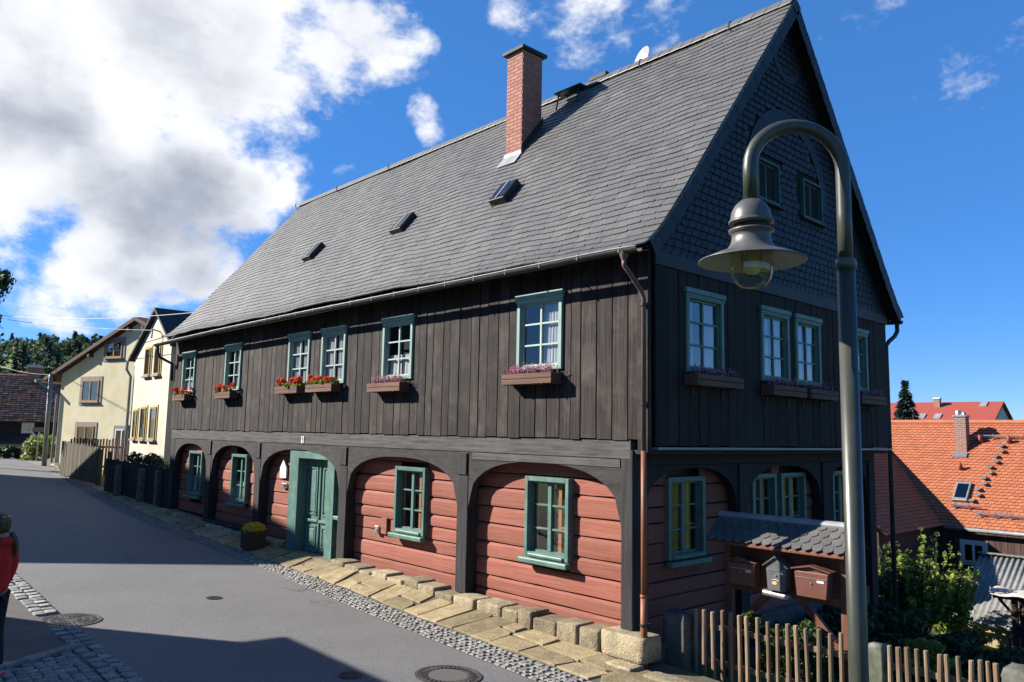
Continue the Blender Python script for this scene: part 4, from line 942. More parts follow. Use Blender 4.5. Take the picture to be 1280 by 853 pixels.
flower_box((-14.05, -.045, 3.95), .98, 'geranium', 'flower box with sparse red geraniums, second from the far end of the house', 0, 12)
flower_box((-10.42, -.045, 3.99), 1.12, 'geranium', 'left one of the two adjoining boxes full of red geraniums', 0, 13)
flower_box((-8.88, -.045, 3.99), 1.15, 'geranium', 'right one of the two adjoining boxes full of red geraniums', 0, 14)
flower_box((-6.32, -.045, 3.93), 1.15, 'heather', 'brown flower box of pink heather left of the largest sunlit heather box', 0, 15)
flower_box((-2.26, -.045, 3.94), 1.14, 'heather', 'largest sunlit flower box with pink heather nearest the house corner', 0, 16)
flower_box((.045, 1.32, 3.90), 1.25, 'sparse', 'shaded flower box under the gable window nearest the corner downpipe', R(90), 17)
flower_box((.045, 3.42, 3.86), 1.12, 'sparse', 'shaded flower box under the left window of the gable pair', R(90), 18)
flower_box((.045, 4.66, 3.86), 1.05, 'sparse', 'shaded flower box under the right window of the gable pair', R(90), 19)
flower_box((.045, 6.75, 3.86), 1.15, 'sparse', 'shaded flower box partly hidden by the lamp post on the gable', R(90), 20)

# planter with yellow flowers
z0 = slab_z(-11.25, -.5)+.015
t = root('planter', (-11.2, -.5, z0), 'dark slatted planter with a dome of yellow chrysanthemums by the door', 'planter')
for i in range(7):
    for sd in (0, 1):
        a = -.29+i*.085
        m = MB()
        if sd == 0: m.box(-11.2+a, -11.2+a+.075, -.81, -.79, z0, z0+.47)
        else: m.box(-10.90, -10.88, -.79+i*.083, -.79+i*.083+.073, z0, z0+.47)
        m.build('slat', 'brown_trim', t)
m = MB(); m.box(-11.48, -10.905, -.785, -.22, z0+.02, z0+.44); m.build('tub', 'fence_dark', t)
leaves('foliage', [((-11.2, -.5, z0+.47), (.33, .33, .10))], 500, .03, 'leaf', t, 4, .5, 'stuff')
leaves('blossoms', [((-11.2, -.5, z0+.52), (.36, .36, .17))], 1700, .02, 'yellow_flower', t, 5, .8, 'stuff', .9)

t.scale = (.72, .72, .86)
# ------------------------------------------------------------------ picket fence and its stone posts
f = root('picket_fence', (2.2, .6, 0), 'low rustic picket fence of round brown stakes in front of the letter boxes', 'fence')
pick = [(.29, .79), (.42, .80), (.57, .82), (.71, .83), (.83, .83), (.97, .83), (1.08, .83), (1.23, .83), (1.38, .83), (1.50, .83), (1.65, .83), (1.77, .83), (1.90, .83), (2.04, .84), (2.19, .84), (2.32, .85), (2.45, .85), (2.88, .82), (2.98, .83), (3.08, .84), (3.18, .84), (3.29, .85), (3.39, .85), (3.49, .86), (3.61, .86), (3.70, .87), (3.80, .87), (3.89, .87), (3.97, .87)]
for x, z in pick:
    m = MB(); r = random.uniform(.024, .032); k = random.uniform(-.025, .025); k2 = random.uniform(-.015, .015); z += random.uniform(-.02, .02)
    m.tube([(x, .6, -.2), (x+k*.3, .6, .35), (x+k, .6+k2, z-.012), (x+k, .6+k2, z)], [r*1.05, r, r*.97, r*.8], 9); m.build('picket', 'picket', f, smooth=False)
for x0, x1 in ((.2, 2.66), (2.8, 4.05)):
    for z in (.1, .56): bevel(one('rail', 'picket', f, x0, x1, .635, .675, z, z+.075), .01)
def post_stone(x, w, h, label, seed, mat='moss_stone', y=.65, d=None):
    me = stone_mesh('stone_post', mat, w, d or w*1.1, h+.35, .06, seed, 3); o = put('stone_post', me, None, (x, y, h/2-.17)); tag(o, label, 'stone post', 'rough stone posts by the picket fence')
post_stone(2.73, .17, .80, 'rough stone fence post right beside the lamp post', 400)
post_stone(4.16, .28, .86, 'rough stone fence post at the right edge of the photo', 401)
post_stone(.04, .36, .72, 'dark mossy standing stone beside the corner downpipe', 402, y=.55, d=.25)

# ------------------------------------------------------------------ letter box stand
sy_ = 1.25
st = root('letter_box_stand', (1.22, sy_, .0), 'brown timber stand with a small slate roof carrying three letter boxes', 'stand')
for x in (.40, 2.08): bevel(one('post', 'mail_wood', st, x-.05, x+.05, sy_, sy_+.1, -.25, 1.9), .008)
one('back_board', 'mail_wood', st, .45, 2.03, sy_+.06, sy_+.09, 1.12, 1.78)
bevel(one('rail', 'mail_wood', st, .35, 2.13, sy_-.012, sy_-.002, 1.62, 1.76), .006); bevel(one('rail', 'mail_wood', st, .45, 2.03, sy_+.02, sy_+.055, 1.02, 1.12), .006)
for a, b in (((.46, sy_+.05, .45), (1.0, sy_+.05, 1.03)), ((2.02, sy_+.05, .45), (1.48, sy_+.05, 1.03))): m = MB(); m.beam(a, b, .07, .09); m.build('brace', 'mail_wood', st)
RY0, RZ0, RY1, RZ1 = sy_-.25, 1.71, sy_+.14, 2.03
m = MB(); m.quad((.21, RY0, RZ0-.02), (2.20, RY0, RZ0-.02), (2.20, RY1, RZ1-.02), (.21, RY1, RZ1-.02)); m.quad((.21, RY1, RZ1-.02), (2.20, RY1, RZ1-.02), (2.20, RY1+.42, RZ0), (.21, RY1+.42, RZ0))
m.quad((.21, RY0, RZ0-.045), (.21, RY1, RZ1-.045), (2.20, RY1, RZ1-.045), (2.20, RY0, RZ0-.045)); m.quad((.21, RY0, RZ0-.045), (2.20, RY0, RZ0-.045), (2.20, RY0, RZ0-.02), (.21, RY0, RZ0-.02))
srf = m.build('roof', 'mail_wood', st)
for r in range(4):
    for k in range(15):
        w = 2.0/14; x0 = .20+k*w-(w/2 if r % 2 else 0); x1 = x0+w-.006
        x0 = max(.20, x0); x1 = min(2.21, x1)
        if x1-x0 < .04: continue
        t0 = r/4-.03; t1 = (r+1)/4+.1; m = MB(); P = []
        ww = x1-x0
        for fx, ft in ((0, 1), (0, .45), (.12, .2), (.33, .05), (.6, 0), (1, .22), (1, 1)):
            tt = t0+(t1-t0)*ft; lift = .026-.02*ft; P.append((x0+ww*fx, RY0+(RY1-RY0)*tt-lift*.5, RZ0+(RZ1-RZ0)*tt+lift*.8))
        n = len(P); m.poly(P+[(p[0], p[1]+.004, p[2]-.011) for p in P], [tuple(reversed(range(n)))]+[(i, (i+1) % n, n+(i+1) % n, n+i) for i in range(n)]); m.build('slate', 'slate', srf)
m = MB(); m.tube([(.20, RY1, RZ1), (2.21, RY1, RZ1)], .055, 10); m.build('ridge_cap', 'lead', srf)
def letterbox(cx, cz, w, h, kind, label, mat):
    t = root('letter_box', (cx, sy_-.02, cz), label, 'letter box', 'letter boxes on the stand')
    y0, y1 = sy_-.20, sy_-.03
    m = MB(); tp, bt = w/2, w/2*.86
    pts = [(cx-bt, cz), (cx+bt, cz), (cx+tp, cz+h*.78), (cx+(w*.02), cz+h) if kind == 'gable' else (cx+tp, cz+h*.8), (cx-(w*.02), cz+h) if kind == 'gable' else (cx-tp, cz+h*.8), (cx-tp, cz+h*.78)]
    m.prism(pts, 'y', y0, y1); bevel(m.build('body', mat, t), .008)
    m = MB(); ov = .035; hz = cz+h*(1.0 if kind == 'gable' else .98); ez = cz+h*(.70 if kind == 'gable' else .84)
    for s_ in (-1, 1): m.poly([(cx, y0-.03, hz), (cx+s_*(tp+ov), y0-.03, ez), (cx+s_*(tp+ov), y1+.01, ez), (cx, y1+.01, hz), (cx, y0-.03, hz+.02), (cx+s_*(tp+ov), y0-.03, ez+.015), (cx+s_*(tp+ov), y1+.01, ez+.015), (cx, y1+.01, hz+.02)], [(0, 1, 2, 3), (4, 7, 6, 5), (0, 4, 5, 1), (1, 5, 6, 2), (2, 6, 7, 3), (3, 7, 4, 0)])
    m.build('roof', mat, t)
    if kind != 'gable': m = MB(); m.prism([(cx-tp, cz+h*.8), (cx+tp, cz+h*.8), (cx, cz+h*.98)], 'y', y0+.02, y1); m.build('gable_front', mat, t)
    one('flap_edge', 'alu', t, cx-tp*.9, cx+tp*.9, y0-.008, y0-.001, cz+h*.60, cz+h*.62)
    one('name_plate', 'white_paint', t, cx+tp*.35, cx+tp*.75, y0-.006, y0-.001, cz+h*.5, cz+h*.57)
    m = MB(); m.tube([(cx, y0-.015, cz+h*.46), (cx, y0, cz+h*.46)], .012, 10); m.build('lock', 'alu', t)
    if kind == 'gable':
        m = MB(); pts = [(cx-.02+.035*math.cos(a), cz+h*.22+.03*math.sin(a)*(1 if math.sin(a) > -.3 else .6)) for a in [i*math.pi/8 for i in range(16)]]; m.prism(pts, 'y', y0-.005, y0-.001); m.tube([(cx-.06, y0-.003, cz+h*.3), (cx-.02, y0-.003, cz+h*.34), (cx+.05, y0-.003, cz+h*.30)], .006, 6); m.build('post_horn_emblem', 'ochre_trim', t)
letterbox(.73, 1.13, .41, .37, 'low', 'brown letter box in the shade, left on the stand', 'mail_brown')
letterbox(1.25, 1.13, .29, .44, 'gable', 'small grey house-shaped letter box with steep gable and post horn emblem', 'mail_grey')
letterbox(1.74, 1.12, .46, .40, 'low', 'brown letter box with pale lock at the right end of the stand', 'mail_brown')
t = root('newspaper_tube', (1.2, sy_-.1, 1.0), 'small metal newspaper tube under the grey letter box', 'newspaper tube'); m = MB(); m.tube([(1.03, sy_-.12, 1.075), (1.41, sy_-.12, 1.055)], .05, 16, cap=False); m.build('tube', 'alu', t, smooth=True)
m = MB(); m.tube([(1.05, sy_-.12, 1.075), (1.37, sy_-.12, 1.057)], .038, 12); m.build('newspaper', 'white_paint', t)

# ------------------------------------------------------------------ street lamp
LX, LY = 4.99, -4.99; LG = rz(LX, LY)-.02
sd = Vector((-.62, -.72, 0)).normalized()
lamp = root('street_lamp', (LX, LY, LG), 'curved grey-green street lamp with bell shade and round glass', 'street lamp')
m = MB(); m.tube([(LX, LY, LG-.1), (LX, LY, 4.03)], [.047, .044], 28); m.build('pole', 'lamp_green', lamp, smooth=True)
m = MB(); m.lathe([(.042, -.03), (.05, -.028), (.052, 0), (.05, .02), (.034, .028)], (LX, LY, 4.04), 28); m.build('collar', 'lamp_grey', lamp, smooth=True)
RA = .243; path = [(LX, LY, 4.0), (LX, LY, 4.3)]
for k in range(0, 19):
    a = math.pi*k/18; c = Vector((LX, LY, 4.535))+sd*RA*(1-math.cos(a)); path.append((c.x, c.y, 4.535+math.sin(a)*RA*.93))
E_ = Vector((LX, LY, 0))+sd*2*RA; path.append((E_.x, E_.y, 4.36))
m = MB(); m.tube(path, .0365, 24); m.build('arm', 'lamp_green', lamp, smooth=True)
C_ = (E_.x, E_.y, 4.075)
m = MB(); m.lathe([(.001, .285), (.05, .28), (.078, .255), (.097, .22), (.104, .18), (.104, .172), (.112, .17), (.112, .16), (.083, .155)], C_, 36); m.build('cap', 'lamp_grey', lamp, smooth=True)
m = MB(); m.lathe([(.078, .156), (.078, .128)], C_, 36); m.build('vent_ring', 'black_paint', lamp, smooth=True)
m = MB(); m.lathe([(.083, .128), (.112, .125), (.112, .115), (.096, .11), (.097, .08), (.105, .05), (.128, .02), (.19, -.002), (.252, -.03), (.264, -.035), (.266, -.04), (.26, -.042)], C_, 56); sh = m.build('shade', 'lamp_grey', lamp, smooth=True)
m = MB(); m.lathe([(.26, -.0425), (.19, -.014), (.128, .006), (.095, .025), (.085, .055), (.001, .055)], C_, 56); m.build('reflector', 'lamp_inner', sh, smooth=True)
m = MB(); m.lathe([(.104, .03), (.104, -.03), (.103, -.085), (.095, -.124), (.075, -.156), (.044, -.177), (.001, -.184)], C_, 40); m.build('globe', 'glass_lamp', lamp, smooth=True)
m = MB(); m.lathe([(.03, .06), (.03, .0), (.042, -.03), (.045, -.07), (.03, -.10), (.001, -.108)], C_, 20); m.build('bulb', 'lamp_inner', lamp, smooth=True)
for a in range(3):
    aa = a*2.1; m = MB(); m.tube([(C_[0]+.05*math.cos(aa), C_[1]+.05*math.sin(aa), C_[2]+.05), (C_[0]+.055*math.cos(aa), C_[1]+.055*math.sin(aa), C_[2]-.08)], .005, 6); m.build('bulb_wire', 'zinc', lamp)

# ------------------------------------------------------------------ person in the red jacket (seen from behind, cut by the frame edge)
PXY = Vector((-3.52, -7.05)); GP_ = rz(*PXY)+.105
pr = root('person', (PXY.x, PXY.y, GP_), 'person in red hooded jacket, navy trousers and pink-soled shoes with a braid, seen from behind', 'person', rz=R(128))
def skin(name, verts, edges, radii, mat, parent, rootv=0, sub=2):
    me = bpy.data.meshes.new(name); me.from_pydata(verts, edges, []); o = bpy.data.objects.new(name, me); COL.objects.link(o); o.parent = parent
    md = o.modifiers.new('skin', 'SKIN'); md.use_smooth_shade = True
    for i, r in enumerate(radii): me.skin_vertices[0].data[i].radius = r if isinstance(r, tuple) else (r, r)
    for i in range(len(verts)): me.skin_vertices[0].data[i].use_root = (i == rootv)
    s = o.modifiers.new('sub', 'SUBSURF'); s.levels = sub; s.render_levels = sub; me.materials.append(MATS[mat]); return o
# local: facing +y, x to the right, z up; 1.70 m
V = [(0, 0, .92), (0, .01, 1.08), (0, .0, 1.24), (0, -.01, 1.38), (0, 0, 1.45), (0, .01, 1.50),
     (.17, -.01, 1.37), (.23, .0, 1.13), (.24, .09, .90), (.235, .13, .83), (-.17, -.01, 1.37), (-.23, .0, 1.13), (-.22, .12, .92), (-.2, .17, .86),
     (.095, 0, .86), (.10, .02, .50), (.105, -.02, .11), (.11, .10, .05), (-.095, 0, .86), (-.11, .06, .50), (-.12, .03, .11), (-.125, .15, .05), (0, .02, 1.60)]
Ed = [(0, 1), (1, 2), (2, 3), (3, 4), (4, 5), (3, 6), (6, 7), (7, 8), (8, 9), (3, 10), (10, 11), (11, 12), (12, 13), (0, 14), (14, 15), (15, 16), (16, 17), (0, 18), (18, 19), (19, 20), (20, 21), (5, 22)]
Rd = [(.15, .12), (.14, .11), (.16, .115), (.15, .10), .065, .055, .075, .058, .043, .035, .075, .058, .043, .035, .10, .075, .052, .045, .10, .075, .052, .045, .08]
body = skin('body', V, Ed, Rd, 'skin', pr)
j = skin('jacket', [(0, -.0, .84), (0, .0, 1.05), (0, -.005, 1.24), (0, -.015, 1.38), (0, -.01, 1.465), (.175, -.01, 1.365), (.24, .0, 1.13), (.25, .09, .91), (-.175, -.01, 1.365), (-.24, .0, 1.13), (-.23, .12, .93)],
     [(0, 1), (1, 2), (2, 3), (3, 4), (3, 5), (5, 6), (6, 7), (3, 8), (8, 9), (9, 10)], [(.20, .165), (.175, .145), (.195, .145), (.185, .13), (.09, .085), .10, .078, .06, .10, .078, .06], 'jacket_red', pr)
skin('hood', [(-.09, -.08, 1.44), (0, -.12, 1.40), (.09, -.08, 1.44)], [(0, 1), (1, 2)], [.05, .065, .05], 'jacket_red', j, 1)
skin('trousers', [(0, 0, 1.0), (.095, 0, .84), (.10, .02, .50), (.107, -.02, .14), (-.095, 0, .84), (-.11, .06, .50), (-.122, .03, .14), (.107, -.02, .09), (-.122, .03, .09)], [(0, 1), (1, 2), (2, 3), (0, 4), (4, 5), (5, 6), (3, 7), (6, 8)], [(.165, .135), .115, .095, .085, .115, .095, .085, .085, .085], 'trouser_navy', pr)
m = MB(); m.lathe([(.001, .118), (.05, .108), (.085, .08), (.103, .035), (.105, -.01), (.098, -.05), (.08, -.085), (.06, -.105)], (0, -.012, 1.62), 20); hr = m.build('hair', 'hair', pr, world=False, smooth=True)
skin('braid', [(.07, -.10, 1.53), (.10, -.13, 1.46), (.12, -.145, 1.38), (.125, -.14, 1.30), (.13, -.13, 1.24)], [(0, 1), (1, 2), (2, 3), (3, 4)], [.03, .032, .028, .024, .012], 'hair', hr)
rg = random.Random(12); lk = MB()
for k in range(46):
    a = -math.pi*.5+rg.uniform(-2.2, 2.2); z_ = rg.uniform(-.02, .06); r_ = .101
    p = [(.03*math.cos(a), -.012+.03*math.sin(a), 1.735), (r_*.8*math.cos(a), -.012+r_*.8*math.sin(a), 1.70), (r_*1.04*math.cos(a+.1), -.012+r_*1.04*math.sin(a+.1), 1.635), (r_*math.cos(a+.25), -.012+r_*math.sin(a+.25), 1.575), (.05*math.cos(a)+.03, -.012+.085*math.sin(a), 1.53)]
    lk.tube(p, [.006, .010, .011, .010, .006], 6)
lk.build('hair_locks', 'hair', hr, world=False, smooth=True, kind='stuff')
m = MB(); m.box(-.05, .05, -.10, -.08, 1.69, 1.705); m.build('hair_clip', 'alu', hr, world=False)
for sx_, xx, yy_ in ((1, .11, -.0), (-1, -.125, .06)):
    s_ = skin('shoe', [(xx, yy_-.07, .06), (xx, yy_+.03, .06), (xx, yy_+.15, .045)], [(0, 1), (1, 2)], [(.05, .055), (.05, .05), (.045, .035)], 'shoe', pr, 1, 1)
    m = MB(); m.prism([(xx-.05, yy_-.12), (xx+.05, yy_-.12), (xx+.055, yy_+.12), (xx+.03, yy_+.2), (xx-.03, yy_+.2), (xx-.05, yy_+.12)], 'z', .0, .028); m.build('sole', 'shoe_pink', s_, world=False)
for sx_ in (1, -1):      # ears, eyes, nose, mouth
    m = MB(); m.lathe([(.001, .03), (.014, .02), (.016, 0), (.01, -.025), (.001, -.03)], (sx_*.085, .03, 1.575), 8); m.build('ear', 'skin', body, world=False, smooth=True)
    m = MB(); m.lathe([(.001, .01), (.009, .006), (.011, 0), (.009, -.006), (.001, -.01)], (sx_*.03, .092, 1.60), 8); m.build('eye', 'black_paint', body, world=False, smooth=True)
m = MB(); m.tube([(0, .09, 1.60), (0, .115, 1.565), (0, .10, 1.555)], [.008, .014, .008], 6); m.build('nose', 'skin', body, world=False, smooth=True)
m = MB(); m.tube([(-.022, .092, 1.53), (0, .098, 1.528), (.022, .092, 1.53)], .006, 6); m.build('mouth', 'pink_flower', body, world=False)
for hx, hy, hz, s_ in ((.237, .12, .86, 1), (-.205, .16, .87, -1)):
    hd = skin('hand', [(hx, hy, hz), (hx, hy+.03, hz-.06)], [(0, 1)], [(.026, .022), (.036, .02)], 'skin', pr, 0, 1)
    for q in range(4): skin('finger', [(hx-.027+.018*q, hy+.03, hz-.08), (hx-.028+.0185*q, hy+.045, hz-.115+.004*abs(q-1.3)), (hx-.028+.0185*q, hy+.04, hz-.145+.009*abs(q-1.3))], [(0, 1), (1, 2)], [.0095, .009, .0075], 'skin', hd, 0, 1)
    skin('thumb', [(hx-s_*.025, hy+.03, hz-.04), (hx-s_*.042, hy+.05, hz-.075), (hx-s_*.04, hy+.06, hz-.10)], [(0, 1), (1, 2)], [.011, .0105, .009], 'skin', hd, 0, 1)

# ------------------------------------------------------------------ neighbouring houses
class Fr:
    """a local frame on a wall: u along the wall, n outwards, z up"""
    def __init__(s, p, ang): s.p = Vector(p); s.u = Vector((math.cos(ang), math.sin(ang), 0)); s.n = Vector((math.sin(ang), -math.cos(ang), 0))
    def __call__(s, u, n, z): return s.p+s.u*u+s.n*n+Vector((0, 0, z-s.p.z))
    def box(s, m, u0, u1, n0, n1, z0, z1): m.obox(s((u0+u1)/2, (n0+n1)/2, (z0+z1)/2), s.u*abs(u1-u0)/2, s.n*abs(n1-n0)/2, Vector((0, 0, abs(z1-z0)/2)))
    def part(s, name, mat, par, *a): m = MB(); s.box(m, *a); return m.build(name, mat, par)
def wallwin(F, par, u0, u1, z0, z1, trim, sash, tw=.14, glass='glass_sky', mull=True, n0=.0, sill=None, bars=0):
    w = F.part('window', trim, par, u0-tw, u1+tw, n0-.04, n0+.035, z0-tw, z1+tw)
    F.part('recess', 'window_dark', w, u0, u1, n0+.036, n0+.040, z0, z1)
    m = MB(); s = .07
    F.box(m, u0, u0+s, n0+.041, n0+.075, z0, z1); F.box(m, u1-s, u1, n0+.041, n0+.075, z0, z1); F.box(m, u0+s, u1-s, n0+.041, n0+.075, z1-s, z1); F.box(m, u0+s, u1-s, n0+.041, n0+.075, z0, z0+s)
    if mull: F.box(m, (u0+u1)/2-s*.6, (u0+u1)/2+s*.6, n0+.041, n0+.08, z0+s, z1-s)
    for b in range(bars): zz = z0+(z1-z0)*(b+1)/(bars+1); F.box(m, u0+s, u1-s, n0+.041, n0+.07, zz-.02, zz+.02)
    m.build('sash', sash, w)
    mid = (u0+u1)/2
    for a, b in (((u0+s, mid-s*.6), (mid+s*.6, u1-s)) if mull else ((u0+s, u1-s),)): F.part('pane', glass, w, a, b, n0+.043, n0+.05, z0+s, z1-s)
    if sill: F.part('sill', sill, w, u0-.1, u1+.1, n0+.036, n0+.14, z0-.07, z0-.001)
    return w
# yellow house: gable turned a little towards us
Y0 = (-45.67, 3.06, .6); F = Fr(Y0, R(20))
yh = root('yellow_house', Y0, 'pale yellow plastered house with brown verge and orange window frames, far left', 'house')
m = MB(); pk = 6.57; hw = 13.1
pts = [(0, .4), (hw, .4), (hw, 6.2), (pk, 9.0), (0, 6.2)]
v = [F(u, n, z) for n in (0, -11) for u, z in pts]; m.poly(v, [(0, 1, 2, 3, 4), (9, 8, 7, 6, 5), (0, 4, 9, 5), (1, 6, 7, 2), (4, 3, 8, 9), (3, 2, 7, 8)]); yw = m.build('wall', 'yellow_plaster', yh)
for s_, ue in ((-1, -1.2), (1, hw+1.2)):
    m = MB(); ze = 6.2-(1.2)*(2.8/6.57); t_ = .22
    a, b = (ue, ze), (pk, 9.0); q = [F(a[0], .35, a[1]+.06), F(b[0], .35, b[1]+.06), F(b[0], -11.6, b[1]+.06), F(a[0], -11.6, a[1]+.06)]
    m.poly([*q, *[p+Vector((0, 0, t_)) for p in q]], [(3, 2, 1, 0), (4, 5, 6, 7), (0, 1, 5, 4), (1, 2, 6, 5), (2, 3, 7, 6), (3, 0, 4, 7)]); rf_ = m.build('roof', 'brown_trim', yh)
    for k in range(3): uu = ue+(pk-ue)*(k*.42+.08); zz = ze+(9.0-ze)*(k*.42+.08); F.part('rafter_end', 'brown_trim', rf_, uu-.09, uu+.09, .001, .3, zz-.22, zz-.0)
for u0, u1, z0, z1 in ((3.95, 5.3, 7.05, 7.98), (2.05, 3.55, 4.55, 5.78), (1.9, 3.4, 2.1, 3.15)): wallwin(F, yh, u0, u1, z0, z1, 'grey_trim', 'window_orange', .22, sill='grey_trim', glass='glass')
wallwin(F, yh, 5.3, 6.4, 1.2, 3.0, 'grey_trim', 'white_paint', .2)
m = MB(); m.tube([F(-1.25, .8, 5.75), F(-1.25, -11, 5.75)], .1, 8); m.tube([F(-1.2, .6, 5.7), F(-.6, .3, 5.3), F(-.1, .12, 5.0), F(-.1, .12, .6)], .07, 8); m.build('gutter_and_pipe', 'zinc', yh)
# cream house: gable to the street, a recessed wall to its right
C0 = (-29.0, 2.0, .4); F = Fr(C0, 0)
ch = root('cream_house', C0, 'cream plastered house with street gable and narrow ochre windows beside the timber house', 'house')
m = MB(); W_ = 4.3; hp = 2.55
v = [F(u, n, z) for n in (0, -8) for u, z in ((0, .2), (W_, .2), (W_, 6.45), (hp, 7.85), (0, 6.1))]; m.poly(v, [(0, 1, 2, 3, 4), (9, 8, 7, 6, 5), (0, 4, 9, 5), (1, 6, 7, 2), (4, 3, 8, 9), (3, 2, 7, 8)]); m.build('wall', 'cream_plaster', ch)
F.part('recessed_wall', 'cream_plaster', ch, W_+.001, 9.0, -8, -.75, .2, 6.2)
F.part('base_course', 'grey_trim', ch, -.03, W_+.03, -.02, .04, .2, 1.25)
for (ua, za), (ub, zb) in (((-.35, 5.93), (hp, 7.87)), ((hp, 7.87), (W_+.35, 6.25))):
    m = MB(); q = [F(ua, .18, za), F(ub, .18, zb), F(ub, -8.2, zb), F(ua, -8.2, za)]; m.poly([*[p+Vector((0, 0, .02)) for p in q], *[p+Vector((0, 0, .14)) for p in q]], [(3, 2, 1, 0), (4, 5, 6, 7), (0, 1, 5, 4), (1, 2, 6, 5), (2, 3, 7, 6), (3, 0, 4, 7)]); m.build('roof', 'dark_slate', ch)
m = MB(); q = [F(W_, -.35, 6.2), F(9.3, -.35, 6.2), F(9.3, -4.3, 8.3), F(W_, -4.3, 8.3)]; m.poly([*q, *[p+Vector((0, 0, .12)) for p in q]], [(3, 2, 1, 0), (4, 5, 6, 7), (0, 1, 5, 4), (1, 2, 6, 5), (2, 3, 7, 6), (3, 0, 4, 7)]); m.build('roof', 'dark_slate', ch)
for u0, u1, z0, z1 in ((1.45, 2.1, 5.25, 6.4), (2.6, 3.25, 5.25, 6.4), (1.4, 2.05, 2.65, 3.95), (2.55, 3.25, 2.65, 3.95), (.5, .95, 2.65, 3.85)): wallwin(F, ch, u0, u1, z0, z1, 'ochre_trim', 'ochre_blind', .09, mull=False, sill='grey_trim', glass='glass')
F2 = Fr((-29.0, 2.75, .4), 0); wallwin(F2, ch, 4.75, 5.5, 2.65, 4.0, 'ochre_trim', 'ochre_blind', .09, mull=False, sill='grey_trim', glass='glass')
m = MB(); m.tube([F(-.3, .2, 5.95), F(-.3, .22, 5.6), F(-.08, .1, 5.3), F(-.08, .1, .5)], .06, 8); m.build('downpipe', 'zinc', ch)
m = MB(); m.tube([F(2.9, .0, 7.0), F(2.9, .3, 7.05), F(2.9, .32, 6.7)], .03, 6); m.tube([F(2.75, .3, 7.05), F(3.05, .3, 7.05)], .03, 6); m.build('wire_bracket', 'dark_metal', ch)
# brown-roofed house at the end of the street
B0 = (-60.9, 2.9, .6); F = Fr(B0, R(76))
bh_ = root('brown_roofed_house', B0, 'low house with weathered brown tile roof at the far end of the street', 'house')
F.part('lower_wall', 'white_plaster', bh_, -8, 12, -7, -.3, .3, 1.95); F.part('boarded_wall', 'navy_board', bh_, -8, 12, -7, -.05, 2.0, 3.6)
m = MB(); v = [F(-8.3, .9, 1.75), F(12, .9, 1.75), F(12, -.04, 2.25), F(-8.3, -.04, 2.25)]; m.poly([*v, *[p+Vector((0, 0, .08)) for p in v]], [(3, 2, 1, 0), (4, 5, 6, 7), (0, 1, 5, 4), (1, 2, 6, 5), (2, 3, 7, 6), (3, 0, 4, 7)]); m.build('porch_roof', 'dark_slate', bh_)
rows = 22; m = MB(); rg = random.Random(8)
for r in range(rows):
    u = -8.6
    while u < 12.4:
        w = .30; t0, t1 = r/rows, (r+1.25)/rows; a = .35; n0, z0 = .45-4.0*t0, 3.38+3.65*t0; n1, z1 = .45-4.0*t1, 3.38+3.65*t1; j_ = rg.uniform(0, .02)
        q = [F(u, n0, z0+.06+j_), F(u+w*.92, n0, z0+.06+j_), F(u+w*.92, n1, z1+j_), F(u, n1, z1+j_)]; m.poly([*q, q[0]-Vector((0, 0, .06)), q[1]-Vector((0, 0, .06))], [(0, 1, 2, 3), (4, 5, 1, 0), (1, 5, 2), (4, 0, 3)]); u += w
m.build('roof_tiles', 'tile_brown', bh_, kind='stuff')
m = MB(); q = [F(-8.6, .45, 3.33), F(12.4, .45, 3.33), F(12.4, -3.6, 7.0), F(-8.6, -3.6, 7.0)]; q2 = [F(-8.6, -3.6, 7.0), F(12.4, -3.6, 7.0), F(12.4, -7.5, 3.3), F(-8.6, -7.5, 3.3)]; m.quad(*q); m.quad(*q2); m.build('roof', 'tile_brown', bh_)
cb = F.part('chimney', 'brickwork', bh_, 1.15, 2.0, -3.9, -3.0, 5.4, 7.6); F.part('cap', 'alu', cb, 1.05, 2.1, -4.0, -2.9, 7.601, 7.8)
wallwin(F, bh_, 1.35, 1.95, 2.62, 3.2, 'white_paint', 'white_paint', .1, mull=False)
for u in (.2, .95, 2.4): wallwin(F, bh_, u-.1, u+.4, .8, 1.5, 'white_paint', 'white_paint', .08, mull=False, n0=-.3)
# two houses across the street, outside the frame: their shadows lie on the road
def hip_house(name, label, c, ang, w, d, ze, zr, rl, wallm, roofm):
    c = Vector(c); t = root(name, (c.x, c.y, c.z), label, 'house'); u = Vector((math.cos(ang), math.sin(ang), 0)); n = Vector((-math.sin(ang), math.cos(ang), 0))
    def P(a, b, z): return (c+u*a+n*b)[:2]+(z,) if False else tuple((c+u*a+n*b).to_2d())+(z,)
    m = MB(); b0 = [P(-w, -d, c.z-.5), P(w, -d, c.z-.5), P(w, d, c.z-.5), P(-w, d, c.z-.5)]; b1 = [P(-w, -d, ze), P(w, -d, ze), P(w, d, ze), P(-w, d, ze)]
    m.poly(b0+b1, [(0, 1, 5, 4), (1, 2, 6, 5), (2, 3, 7, 6), (3, 0, 4, 7), (4, 5, 6, 7)]); m.build('wall', wallm, t)
    o_ = .35; e = [P(-w-o_, -d-o_, ze-.05), P(w+o_, -d-o_, ze-.05), P(w+o_, d+o_, ze-.05), P(-w-o_, d+o_, ze-.05)]; r = [P(-rl, 0, zr), P(rl, 0, zr)]
    m = MB(); m.poly(e+r, [(0, 1, 5, 4), (1, 2, 5), (2, 3, 4, 5), (3, 0, 4), (3, 2, 1, 0)]); m.build('roof', roofm, t)
    F = Fr(Vector(P(-w, d, c.z)), ang); F.n = n
    k = int(w*2/2.6)
    for i in range(k):
        for z in (c.z+1.0, c.z+3.6):
            if z+1.5 < ze: wallwin(F, t, .9+i*2.6, 2.0+i*2.6, z, z+1.3, 'grey_trim', 'white_paint', .12)
